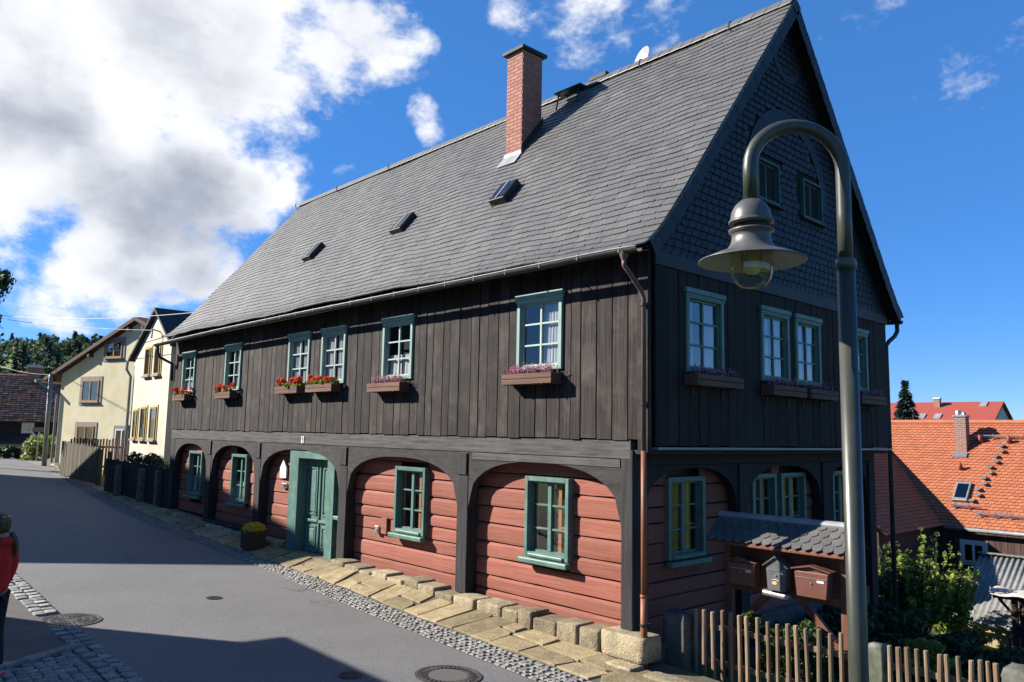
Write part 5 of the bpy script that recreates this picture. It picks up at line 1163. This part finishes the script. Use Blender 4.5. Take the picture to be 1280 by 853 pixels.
hip_house('plastered_house', 'plastered house across the street outside the left edge of the frame', (-30.4, -10.1, .7), R(-14), 10.9, 3.4, 5.2, 11.35, 7.2, 'cream_plaster', 'dark_slate')
hip_house('plastered_house', 'plastered house behind the viewer whose shadow falls on the near road', (-4.4, -12.75, .3), 0, 6.5, 2.9, 5.8, 7.6, 4.5, 'white_plaster', 'tile_brown')

# ------------------------------------------------------------------ left: fences, bushes, post, sign, wires
def board_fence(name, label, a, b, h0, h1, mat, w, gap, top=None, lean=0, th=.03):
    a, b = Vector(a), Vector(b); d = (b-a); ln = Vector((d.x, d.y, 0)).length; u = Vector((d.x, d.y, 0)).normalized(); nn_ = Vector((u.y, -u.x, 0)); t = root(name, tuple((a+b)/2), label, 'fence')
    s = 0; rg = random.Random(int(ln*100))
    while s < ln-w:
        q = s/ln; z = a.z+(b.z-a.z)*q; h = h0+(h1-h0)*q+rg.uniform(-.04, .04); m = MB(); c = a+u*(s+w/2); c.z = z+h/2
        m.obox(c+nn_*rg.uniform(-.008, .008), u*(w-gap)/2, nn_*th/2, Vector((u.x*rg.uniform(-.02, .02), u.y*lean, h/2))); m.build('board', mat, t); s += w*rg.uniform(.92, 1.1)
    for k in (.25, .78):
        m = MB(); m.beam(a+Vector((0, 0, h0*k))-nn_*.05, b+Vector((0, 0, h1*k))-nn_*.05, .05, .09); m.build('rail', mat, t)
    return t
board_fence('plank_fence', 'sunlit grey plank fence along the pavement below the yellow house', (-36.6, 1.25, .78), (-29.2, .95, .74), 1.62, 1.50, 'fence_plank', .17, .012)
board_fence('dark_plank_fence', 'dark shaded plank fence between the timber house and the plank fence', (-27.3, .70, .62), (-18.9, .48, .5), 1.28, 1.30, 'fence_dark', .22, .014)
board_fence('garden_picket_fence', 'brown picket fence in front of the yellow house', (-36.6, 1.6, .78), (-31.2, 4.4, .75), 1.75, 1.8, 'mail_wood', .19, .09)
for i, (x, y, h) in enumerate(((-28.9, .9, 1.5), (-27.4, .85, 1.45))):
    m = MB(); m.obox((x, y, .7+h/2), (.08, 0, 0), (0, .08, 0), (0, 0, h/2)); o = bevel(m.build('gate_post', 'fence_plank'), .02); tag(o, ['weathered gate post at the near end of the plank fence', 'weathered gate post at the far end of the dark fence'][i], 'post')
for i, x in enumerate((-24.9, -22.3, -20.6)):
    me = stone_mesh('stone_post', 'moss_stone', .26, .22, 1.3, .05, 500+i, 3); o = put('stone_post', me, None, (x, .48, 1.05)); tag(o, ['stone post leaning on the dark fence, farthest of three', 'stone post in the middle of the dark fence', 'stone post of the dark fence nearest the timber house'][i], 'stone post')
def bush(name, label, blobs, n, size, mat, seed, cat='bush', stems=3, flowers=None, asp=.6, group=None):
    b = np.array([q[0] for q in blobs]); zmin = min(q[0][2]-q[1][2] for q in blobs); c = b.mean(0); t = root(name, (c[0], c[1], zmin), label, cat, group)
    leaves('foliage', blobs, n, size, mat, t, seed, .45, 'stuff', asp)
    m = MB(); rg = random.Random(seed)
    for k in range(stems):
        q = blobs[rg.randrange(len(blobs))][0]; m.tube([(c[0]+rg.uniform(-.1, .1), c[1]+rg.uniform(-.1, .1), zmin-.15), ((c[0]+q[0])/2+rg.uniform(-.05, .05), (c[1]+q[1])/2, (zmin+q[2])/2), q], [.03, .022, .01], 6)
    m.build('stem', 'bark', t)
    if flowers: leaves('blossoms', [(q[0], tuple(r*1.05 for r in q[1])) for q in blobs], flowers[1], flowers[2], flowers[0], t, seed+1, .9, 'stuff', .9)
    return t
def blobset(c, r, n, seed, k=.55):
    rg = random.Random(seed); out = []
    for _ in range(n): out.append(((c[0]+rg.uniform(-1, 1)*r[0]*(1-k*.5), c[1]+rg.uniform(-1, 1)*r[1]*(1-k*.5), c[2]+rg.uniform(-1, 1)*r[2]*(1-k*.5)), tuple(q*k*rg.uniform(.7, 1.1) for q in r)))
    return out
bush('hydrangea', 'green hydrangea bush with white blooms at the end of the street', blobset((-52.6, 3.9, 1.75), (1.2, 1.1, .95), 9, 1), 1700, .14, 'leaf_bright', 61, flowers=('white_flower', 90, .13))
bush('flower_bush', 'dark reddish bush at the foot of the brown-roofed house', blobset((-55.2, 2.6, 1.35), (.7, .6, .5), 6, 2), 700, .11, 'leaf_dark', 62)
bush('flower_bush', 'small yellow-flowered bush at the far left edge of the street', blobset((-55.8, 1.7, 1.25), (.6, .6, .4), 5, 3), 500, .1, 'leaf_bright', 63, flowers=('yellow_flower', 120, .07))
bush('shrub', 'grey-green shrub at the foot of the cream house', blobset((-25.6, 1.55, 1.6), (1.1, .5, .55), 7, 4), 1500, .07, 'needle', 64)
bush('shrub', 'green shrub in the gap beside the timber house', blobset((-22.0, 1.45, 1.25), (1.2, .5, .6), 7, 5), 1500, .07, 'leaf', 65)
bush('shrub', 'bright green shrub behind the gap in the fences', blobset((-28.2, 1.9, 1.0), (.6, .5, .45), 5, 6), 900, .07, 'leaf_bright', 66)
t = root('utility_post', (-43.65, 2.1, .85), 'tall thin metal post at the corner of the yellow house', 'post'); m = MB(); m.tube([(-43.65, 2.1, .8), (-43.45, 2.0, 6.0)], [.13, .1], 10); m.build('pole', 'zinc', t, smooth=True); m = MB(); m.lathe([(.11, 0), (.12, .03), (.001, .08)], (-43.45, 2.0, 6.0), 10); m.build('cap', 'dark_metal', t)
t = root('street_sign', (-50.75, 3.2, .9), 'small grey street sign on a thin post by the hydrangea', 'sign'); m = MB(); m.tube([(-50.75, 3.2, .8), (-50.75, 3.2, 2.75)], .04, 8); m.build('post', 'zinc', t)
m = MB(); m.obox((-50.7, 3.18, 2.85), (.08, .36, 0), (.02, -.005, 0), (0, 0, .14)); m.build('plate', 'lamp_grey', t)
def wire(a, b, sag, r, label):
    a, b = Vector(a), Vector(b); m = MB(); m.tube([a.lerp(b, k/20)-Vector((0, 0, sag*4*(k/20)*(1-k/20))) for k in range(21)], r, 6); o = m.build('overhead_wire', 'bird_wire' if 'pale' in label else 'dark_metal'); tag(o, label, 'wire', 'overhead wires above the street')
wire((-53.95, -1.64, 10.58), (-18.6, 1.0, 6.95), .5, .013, 'pale twisted overhead cable running to the timber house roof')
wire((-53.95, -1.6, 10.45), (-26.1, 1.68, 7.02), .3, .013, 'dark overhead wire running to the cream house bracket')
wire((-65.5, 1.0, 8.9), (-46.9, 3.0, 6.2), .55, .013, 'thin sagging wire above the brown-roofed house')

# broad-leaved tree whose twigs reach into the left edge
def tree(name, label, base, h, blobs, n, size, mat, seed, cat='tree', trunk_r=.16, group=None):
    t = root(name, base, label, cat, group); b = Vector(base); rg = random.Random(seed); m = MB()
    top = Vector((b.x+rg.uniform(-.2, .2), b.y+rg.uniform(-.2, .2), b.z+h*.75)); m.tube([b-Vector((0, 0, .3)), b.lerp(top, .5)+Vector((.05, .03, 0)), top], [trunk_r, trunk_r*.7, trunk_r*.25], 10)
    tr = m.build('trunk', 'bark', t, smooth=True); m = MB()
    for q, r in blobs[::max(1, len(blobs)//14)]:
        s = b.lerp(top, rg.uniform(.35, .9)); q = Vector(q); m.tube([s, s.lerp(q, .5)+Vector((0, 0, .06*h*.1)), q], [trunk_r*.3, trunk_r*.2, .008], 6)
    m.build('limbs', 'bark', t); leaves('crown', blobs, n, size, mat, t, seed, .3, 'stuff'); return t
tree('lime_tree', 'dark leafy tree whose twigs reach in at the left edge of the sky', (-45.0, -3.6, .8), 9, blobset((-44.3, -2.95, 9.0), (2.5, 2.35, 3.0), 46, 11, .3), 15000, .13, 'leaf_dark', 71)

# ------------------------------------------------------------------ wooded hill far left
HC = Vector((-345, 95)); m = MB(); gx = np.linspace(-190, 190, 40); hillz = lambda x, y: 3+31*math.exp(-((x+10)/95)**2-((y)/120)**2)
m.v = [(HC.x+a, HC.y+b, hillz(a, b)-2) for b in gx for a in gx]; m.f = [(j*40+i, j*40+i+1, (j+1)*40+i+1, (j+1)*40+i) for j in range(39) for i in range(39)]
m.build('hill', 'far_meadow', smooth=True, kind='structure')
rg = np.random.default_rng(3); bl = []; pn = []
for k in range(900):
    a, b = rg.uniform(-70, 130), rg.uniform(-130, 100)
    if a > 68 and rg.random() < .6: continue
    z = hillz(a, b)-2; h = rg.uniform(6, 9.5); r = rg.uniform(2.2, 3.8)
    if rg.random() < .22: pn.append((HC.x+a, HC.y+b, z, h*1.25, r*.55)); continue
    for q in range(3): bl.append(((HC.x+a+rg.normal()*r*.4, HC.y+b+rg.normal()*r*.4, z+h*(.45+.2*q)), (r*(1-.18*q), r*(1-.18*q), h*.22)))
leaves('forest', bl, 110000, .62, 'leaf_forest', None, 81, .5, 'stuff', .8, .3)
tag(bpy.data.objects['forest'], 'dense green mixed forest covering the far hill', 'forest')
def conifer_quads(x, y, z, h, r, n, size, rgn):
    t = rgn.random(n)**.75; lv = np.round(t*h/ (h/16))*(h/16)+rgn.normal(size=n)*h*.012; rr = r*(1-lv/h)*(.35+.75*rgn.random(n)); a = rgn.random(n)*2*np.pi; drop = rr*.35
    P = np.stack([x+rr*np.cos(a), y+rr*np.sin(a), z+lv-drop], 1); d = np.stack([np.cos(a), np.sin(a), -.45+0*a], 1)+rgn.normal(size=(n, 3))*.25; s_ = np.cross(d, rgn.normal(size=(n, 3))); s_ /= np.linalg.norm(s_, axis=1)[:, None]; k = size*(.6+.8*rgn.random(n))[:, None]
    return np.stack([P-d*k, P-s_*k*.35, P+d*k, P+s_*k*.35], 1).reshape(-1, 3)
V = np.concatenate([conifer_quads(*p, 260, .75, rg) for p in pn]); o = qmesh('forest_conifers', V, len(V)//4, 'needle_pine', None, 'stuff'); tag(o, 'dark pointed conifers standing among the forest on the hill', 'forest')

# ------------------------------------------------------------------ right: orange-roofed house, shed, red house, spruce, garden
oh = root('orange_roofed_house', (-3, 26, -2.6), 'house with bright orange tile roof and brown boarded wall beyond the garden', 'house')
EY, EZ, RY, RZ, OX0, OX1 = 24.5, -.05, 28.6, 4.0, -13.0, 7.0
m = MB(); m.prism([(24.75, -4.2), (32.4, -4.2), (32.4, -.1), (28.6, 3.7), (24.75, -.1)], 'x', OX0+.2, OX1-.2); m.build('wall', 'white_plaster', oh)
x = -9.0
while x < OX1-.2: one('wall_board', 'dark_board', oh, x, x+.19, 24.70, 24.745, -4.1, .0); x += .205
def tiles(nm, par, mat, O, U, Vv, nu, nv, wu, lv, keep=None, thick=.035):
    """courses of tiles on a roof plane: origin, unit vector along the eave, unit vector up the slope"""
    O, U, Vv = Vector(O), Vector(U), Vector(Vv); nrm = U.cross(Vv).normalized(); m = MB(); rg = random.Random(4)
    for r in range(nv):
        off = .5*wu*(r % 2)
        for k in range(nu):
            c = O+U*(k*wu+off)+Vv*(r*lv)
            if keep and not keep(c+U*wu/2): continue
            w = wu*.95; j_ = rg.uniform(0, .006)
            a = c+nrm*(thick+j_); p = [a+Vv*lv*.16, a+U*w*.18+Vv*lv*.03, a+U*w*.5, a+U*w*.82+Vv*lv*.03, a+U*w+Vv*lv*.16, c+U*w+Vv*lv*1.15+nrm*.004, c+Vv*lv*1.15+nrm*.004]
            q = [v_-nrm*thick for v_ in p[:5]]
            m.poly([*p, *q], [(0, 1, 2, 3, 4, 5, 6), (0, 7, 8, 1), (1, 8, 9, 2), (2, 9, 10, 3), (3, 10, 11, 4)])
    return m.build(nm, mat, par, kind='stuff')
sl_ = Vector((0, RY-EY, RZ-EZ)); Ls = sl_.length; sv = sl_.normalized()
WR, WE, WZ = -7.9, -4.55, 3.05      # wing: ridge x, eave x, ridge z
def keepmain(c):
    t = (c.z-EZ)/(WZ-EZ); xv = WE+(WR-WE)*t; return c.z > WZ-.1 or c.x > xv-.05
m = MB(); m.quad((OX0, EY, EZ), (OX1, EY, EZ), (OX1, RY, RZ), (OX0, RY, RZ)); m.quad((OX0, RY, RZ), (OX1, RY, RZ), (OX1, 2*RY-EY, EZ), (OX0, 2*RY-EY, EZ)); orf = m.build('roof', 'tile_orange', oh)
tiles('roof_tiles', orf, 'tile_orange', (OX0+.0, EY, EZ), (1, 0, 0), sv, int(20/.2), 37, .2, Ls/37, keepmain)
m = MB(); wy0 = 19.0; m.prism([(WR*2-WE+.3, -4.2), (WE-.3, -4.2), (WE-.3, .0), (WR, 2.85), (WR*2-WE+.3, .0)], 'y', wy0+.2, 24.7); m.build('wing_wall', 'dark_board', oh)
m = MB(); m.quad((WE, wy0, EZ), (WE, 24.9, EZ), (WR, 27.6, WZ), (WR, wy0, WZ)); m.quad((WR, wy0, WZ), (WR, 27.6, WZ), (2*WR-WE, 24.9, EZ), (2*WR-WE, wy0, EZ)); wrf = m.build('wing_roof', 'tile_orange', oh)
wv = Vector((WR-WE, 0, WZ-EZ)); tiles('wing_tiles', wrf, 'tile_orange', (WE, wy0, EZ), (0, 1, 0), wv.normalized(), int(8.6/.2), 28, .2, wv.length/28, lambda c: c.y < 24.55+(c.z-EZ)*.98)
m = MB(); m.tube([(OX0, RY, RZ+.03), (OX1, RY, RZ+.03)], .11, 8); m.build('ridge_tiles', 'tile_orange', orf)
m = MB(); m.tube([(WE+.05, EY-.1, EZ-.06), (OX1, EY-.1, EZ-.06)], .075, 8); m.build('gutter', 'zinc', oh, smooth=True)
def onroof(x, t, lift): return Vector((x, EY, EZ))+sl_*t+Vector((0, -sv.z, sv.y))*lift
och = one('chimney', 'brickwork', oh, -4.91, -4.46, 27.3, 27.75, 2.4, 4.24); one('cap', 'lead', och, -4.95, -4.42, 27.26, 27.79, 4.24, 4.30)
m = MB(); m.lathe([(.11, 0), (.11, .18), (.09, .2)], (-4.8, 27.55, 4.30), 12); m.lathe([(.09, 0), (.09, .12), (.07, .13)], (-4.58, 27.55, 4.30), 12); m.build('flue', 'alu', och, smooth=True)
m = MB(); m.obox(onroof(-4.68, .655, .06), (.27, 0, 0), sv*.13, Vector((0, -sv.z, sv.y))*.03); m.build('flashing', 'alu', och)
nr_ = Vector((0, -sv.z, sv.y))
for cx, w in ((-4.2, .27), (-1.55, .27)):
    m = MB(); c = onroof(cx, .30, .09); m.obox(c, (w, 0, 0), sv*.50, nr_*.06); o = bevel(m.build('roof_window', 'zinc', oh), .02); m = MB(); m.obox(c+nr_*.063, (w*.74, 0, 0), sv*.37, nr_*.006); m.build('pane', 'glass_sky', o)
def rail_(nm, t, x0, x1, st_):
    m = MB(); m.obox(onroof((x0+x1)/2, t, .22), ((x1-x0)/2, 0, 0), sv*.02, nr_*.02); m.obox(onroof((x0+x1)/2, t, .12), ((x1-x0)/2, 0, 0), sv*.015, nr_*.015); g = m.build(nm, 'alu', oh); x = x0+.15
    while x < x1: m = MB(); m.beam(onroof(x, t-.01, .02), onroof(x, t+.012, .24), .05, .05, (1, 0, 0)); m.build('bracket', 'alu', g); x += st_
rail_('snow_rail', .10, -3.46, 6.5, .5); rail_('snow_rail', .16, -4.42, -3.36, .5); rail_('walkway', .83, -4.3, 6.5, .55)
for k in range(12):
    x = -3.7+.052*k+(.06 if k % 2 else -.06); t_ = .225+k*.0527; m = MB(); m.obox(onroof(x, t_, .12), (.09, 0, 0), sv*.045, Vector((0, -.09, .0))); m.beam(onroof(x, t_, .02), onroof(x, t_, .13), .03, .03, (1, 0, 0)); m.build('roof_step', 'alu', oh)
for x, t_ in ((-4.49, .523), (-4.04, .80), (-3.0, .80)): m = MB(); p = onroof(x, t_, .02); m.tube([p, p+nr_*.16, p+nr_*.16+Vector((0, -.08, .14))], [.09, .08, .06], 10); m.build('vent_pipe', 'tile_red', oh, smooth=True)
F = Fr((0, 24.70, -.05), 0); wallwin(F, oh, -3.95, -3.2, -1.35, -.62, 'white_paint', 'white_paint', .1)
sh_ = root('shed', (1, 22, -3.7), 'garden shed with grey corrugated roof and pale board walls', 'shed')
m = MB(); nseg = 6; wl = .177; X = np.arange(-3.05, 5.0, wl/nseg)
for i, x in enumerate(X):
    dz_ = .028*math.cos(2*math.pi*x/wl)
    m.v += [(x, 20.5, -2.65+dz_), (x, 23.6, -.85+dz_)]
for i in range(len(X)-1): m.f.append((2*i, 2*i+2, 2*i+3, 2*i+1))
o = m.build('corrugated_roof', 'eternit', sh_, smooth=True); md = o.modifiers.new('solid', 'SOLIDIFY'); md.thickness = .012
m = MB(); X = np.arange(-3.05, 5.0, wl/nseg)
for i, x in enumerate(X): dz_ = .028*math.cos(2*math.pi*x/wl); m.v += [(x, 23.62, -.86+dz_), (x, 24.6, -1.4+dz_)]
for i in range(len(X)-1): m.f.append((2*i, 2*i+2, 2*i+3, 2*i+1))
m.build('rear_roof', 'eternit', sh_, smooth=True)
one('ridge_cap', 'eternit', sh_, -3.1, 5.0, 23.45, 23.75, -.815, -.785); m = MB(); m.tube([(-3.1, 20.43, -2.72), (5, 20.43, -2.72)], .06, 8); m.build('gutter', 'zinc', sh_, smooth=True)
x = -2.9
while x < 4.8: one('wall_board', 'pale_board', sh_, x, x+.17, 20.86, 20.9, -4.3, -2.52); x += .18
m = MB(); m.prism([(20.91, -4.4), (24.5, -4.4), (24.5, -1.5), (23.6, -.97), (20.91, -2.52)], 'x', -2.87, 4.8); m.build('wall', 'dark_board', sh_)
rh = root('red_roofed_house', (-18, 69, -2), 'distant pale house with dark red roof behind the orange roof', 'house'); F = Fr((-24.5, 64.6, 0), R(3))
m = MB(); Lr_, Wd = 10.2, 8.4
v = [F(u, n, z) for u in (0, Lr_) for n, z in ((0, -2), (-Wd, -2), (-Wd, 4.55), (-Wd/2, 6.6), (0, 4.55))]; m.poly(v, [(0, 1, 2, 3, 4), (9, 8, 7, 6, 5), (0, 5, 6, 1), (0, 4, 9, 5), (1, 6, 7, 2)]); m.build('wall', 'white_plaster', rh)
for s_ in (0, 1):
    m = MB(); a = [F(-.4, .3, 4.48), F(Lr_+.25, .3, 4.48), F(Lr_+.25, -Wd/2, 6.68), F(-.4, -Wd/2, 6.68)] if s_ == 0 else [F(-.4, -Wd/2, 6.68), F(Lr_+.25, -Wd/2, 6.68), F(Lr_+.25, -Wd-.3, 4.48), F(-.4, -Wd-.3, 4.48)]
    m.poly([*a, *[p+Vector((0, 0, .16)) for p in a]], [(3, 2, 1, 0), (4, 5, 6, 7), (0, 1, 5, 4), (1, 2, 6, 5), (2, 3, 7, 6), (3, 0, 4, 7)]); m.build('roof', 'tile_red', rh)
rc = F.part('chimney', 'brickwork', rh, 5.1, 5.6, -3.6, -3.1, 5.6, 7.1); F.part('cap', 'white_paint', rc, 5.05, 5.65, -3.65, -3.05, 7.1, 7.2)
for u, q in ((4.6, -1.3), (5.9, -1.3), (9.0, -3.6)):
    m = MB(); p = F(u, q, 4.48+(.3-q)/4.5*2.2+.22); m.obox(p, F.u*.28, (F.n*-.9+Vector((0, 0, .45)))*.45, Vector((0, 0, .04))); m.build('roof_window', 'lead', rh)
G = Fr(F(Lr_, 0, 0), R(93))
for u in (2.2, 4.6): wallwin(G, rh, u, u+.8, 4.1, 5.1, 'grey_trim', 'white_paint', .08)
t = root('spruce_tree', (-10.95, 38.4, -.5), 'blue-green spruce with a pointed top beside the house corner', 'tree'); m = MB(); m.tube([(-10.95, 38.4, -1.5), (-10.95, 38.4, 6.0)], [.2, .03], 8); m.build('trunk', 'bark', t)
qmesh('crown', conifer_quads(-10.95, 38.4, -1.0, 7.4, 2.5, 9000, .16, np.random.default_rng(5)), 9000, 'needle', t, 'stuff')
bush('distant_tree', 'dark tree crown at the far right edge behind the red-roofed house', blobset((-12.0, 84.0, 5.6), (3.0, 3.0, 1.8), 9, 31), 2500, .3, 'leaf_dark', 95, 'tree')
# pergola with canvas
pg = root('pergola', (.4, 19.6, -3.4), 'small pergola with pale canvas roof at the right edge of the garden', 'pergola')
for x, y in ((-.87, 19.3), (1.8, 19.3), (-.87, 20.1), (1.8, 20.1)): bevel(one('post', 'brown_trim', pg, x-.08, x+.08, y-.08, y+.08, -4.0, -1.62), .01)
for y in (19.3, 20.1): one('beam', 'brown_trim', pg, -1.45, 2.4, y-.06, y+.06, -1.615, -1.50)
m = MB(); m.beam((-.87, 19.3, -2.1), (-1.3, 19.3, -1.62), .07, .07, (0, 1, 0)); m.beam((-.87, 19.3, -2.1), (-.44, 19.3, -1.62), .07, .07, (0, 1, 0)); m.build('brace', 'brown_trim', pg)
m = MB(); n = 24
for i in range(n+1):
    for j in range(9): x = -1.5+4.0*i/n; y = 18.95+1.5*j/8; m.v.append((x, y, -1.46+.03*math.sin(x*7)+.10*math.sin(math.pi*j/8)))
m.f = [(i*9+j, (i+1)*9+j, (i+1)*9+j+1, i*9+j+1) for i in range(n) for j in range(8)]; o = m.build('canvas', 'canvas', pg, smooth=True); md = o.modifiers.new('solid', 'SOLIDIFY'); md.thickness = .015
t = root('garden_chair', (-.4, 18.4, -3.2), 'dark metal garden chair in front of the pergola', 'chair')
for x in (-.75, -.1):
    m = MB(); m.tube([(x, 18.2, -3.3), (x, 18.2, -2.55), (x, 18.7, -2.52), (x, 18.75, -2.2)], .03, 6); m.tube([(x, 18.7, -3.4), (x, 18.7, -2.52)], .03, 6); m.build('leg', 'dark_metal', t)
one('seat', 'dark_metal', t, -.75, -.1, 18.2, 18.7, -2.88, -2.84); one('backrest', 'dark_metal', t, -.75, -.1, 18.72, 18.76, -2.6, -2.22)
# garden plants
def shoots(name, label, c, n, h, spread, mat, seed, lsize=.07, per=70):
    """a shrub of many upright shoots, each with its own leaves"""
    rg = random.Random(seed); t = root(name, c, label, 'bush', 'garden bushes beyond the gable' if name == 'lilac_bush' else None); m = MB(); bl = []
    for k in range(n):
        a = rg.uniform(0, 6.28); q = rg.random()**.6; b = Vector(c)+Vector((math.cos(a)*.15*q, math.sin(a)*.15*q, -.1)); hh = h*rg.uniform(.55, 1.0)*(1-.35*q); e = Vector(c)+Vector((math.cos(a)*spread*q, math.sin(a)*spread*q, hh))
        mid = b.lerp(e, .5)+Vector((rg.uniform(-.06, .06), rg.uniform(-.06, .06), .08)); m.tube([b, mid, e], [.018, .012, .004], 5)
        for f_ in (.35, .5, .65, .78, .9, 1.0): p = b.lerp(mid, f_*2) if f_ < .5 else mid.lerp(e, f_*2-1); bl.append((tuple(p), (.15*(1.25-f_*.6), .15*(1.25-f_*.6), .13)))
    m.build('stem', 'bark', t); leaves('foliage', bl, n*per, lsize, mat, t, seed, .3, 'stuff', .62); return t
shoots('lilac_bush', 'sunlit yellow-green bush with upright shoots beyond the gable corner', (-3.15, 18.0, -2.95), 44, 3.35, 1.35, 'leaf_bright', 201, .085, 75)
shoots('lilac_bush', 'sunlit open shrub with bare forked stems in front of the corrugated roof', (-2.35, 18.7, -3.05), 22, 3.1, .9, 'leaf_bright', 202, .075, 55)
shoots('lilac_bush', 'green bush close against the far gable corner', (-3.7, 17.4, -2.8), 30, 3.0, .9, 'leaf', 203, .085, 75)
shoots('lilac_bush', 'thin tall seedling tree in front of the orange wing roof', (-3.4, 19.2, -3.2), 6, 4.7, .5, 'leaf', 204, .075, 60)
shoots('low_shrub', 'low bright shrub at the foot of the pale shed wall', (-2.3, 19.4, -3.3), 24, .9, 1.0, 'leaf_bright', 205, .075, 60)
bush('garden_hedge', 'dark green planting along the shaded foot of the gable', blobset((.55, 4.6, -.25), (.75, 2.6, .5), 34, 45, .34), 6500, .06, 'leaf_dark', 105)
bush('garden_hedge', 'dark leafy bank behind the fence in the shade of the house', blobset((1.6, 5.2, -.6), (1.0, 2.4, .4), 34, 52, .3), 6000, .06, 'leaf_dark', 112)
bush('box_shrub', 'small-leaved green shrub behind the pickets under the letter boxes', blobset((1.45, 1.0, .42), (.55, .22, .40), 22, 46, .36), 4200, .033, 'leaf', 106)
bush('fern_patch', 'low ferns and perennials behind the right part of the fence', blobset((2.9, 2.4, -.25), (1.1, .9, .28), 26, 47, .3), 4200, .05, 'leaf_dark', 107)
bush('fern_patch', 'bright fern clump behind the fence right of the lamp post', blobset((2.45, 3.0, .22), (.3, .3, .22), 12, 48, .4), 1100, .05, 'leaf_bright', 108)
bush('perennial_bed', 'dark perennials behind the fence at the right edge', blobset((3.5, 3.8, -.45), (1.0, 1.2, .3), 24, 49, .3), 3600, .05, 'leaf_dark', 109)
bush('perennial_bed', 'green perennials on the slope below the pergola', blobset((1.3, 9.2, -1.35), (1.2, 1.6, .3), 22, 50, .3), 2800, .055, 'leaf', 110)
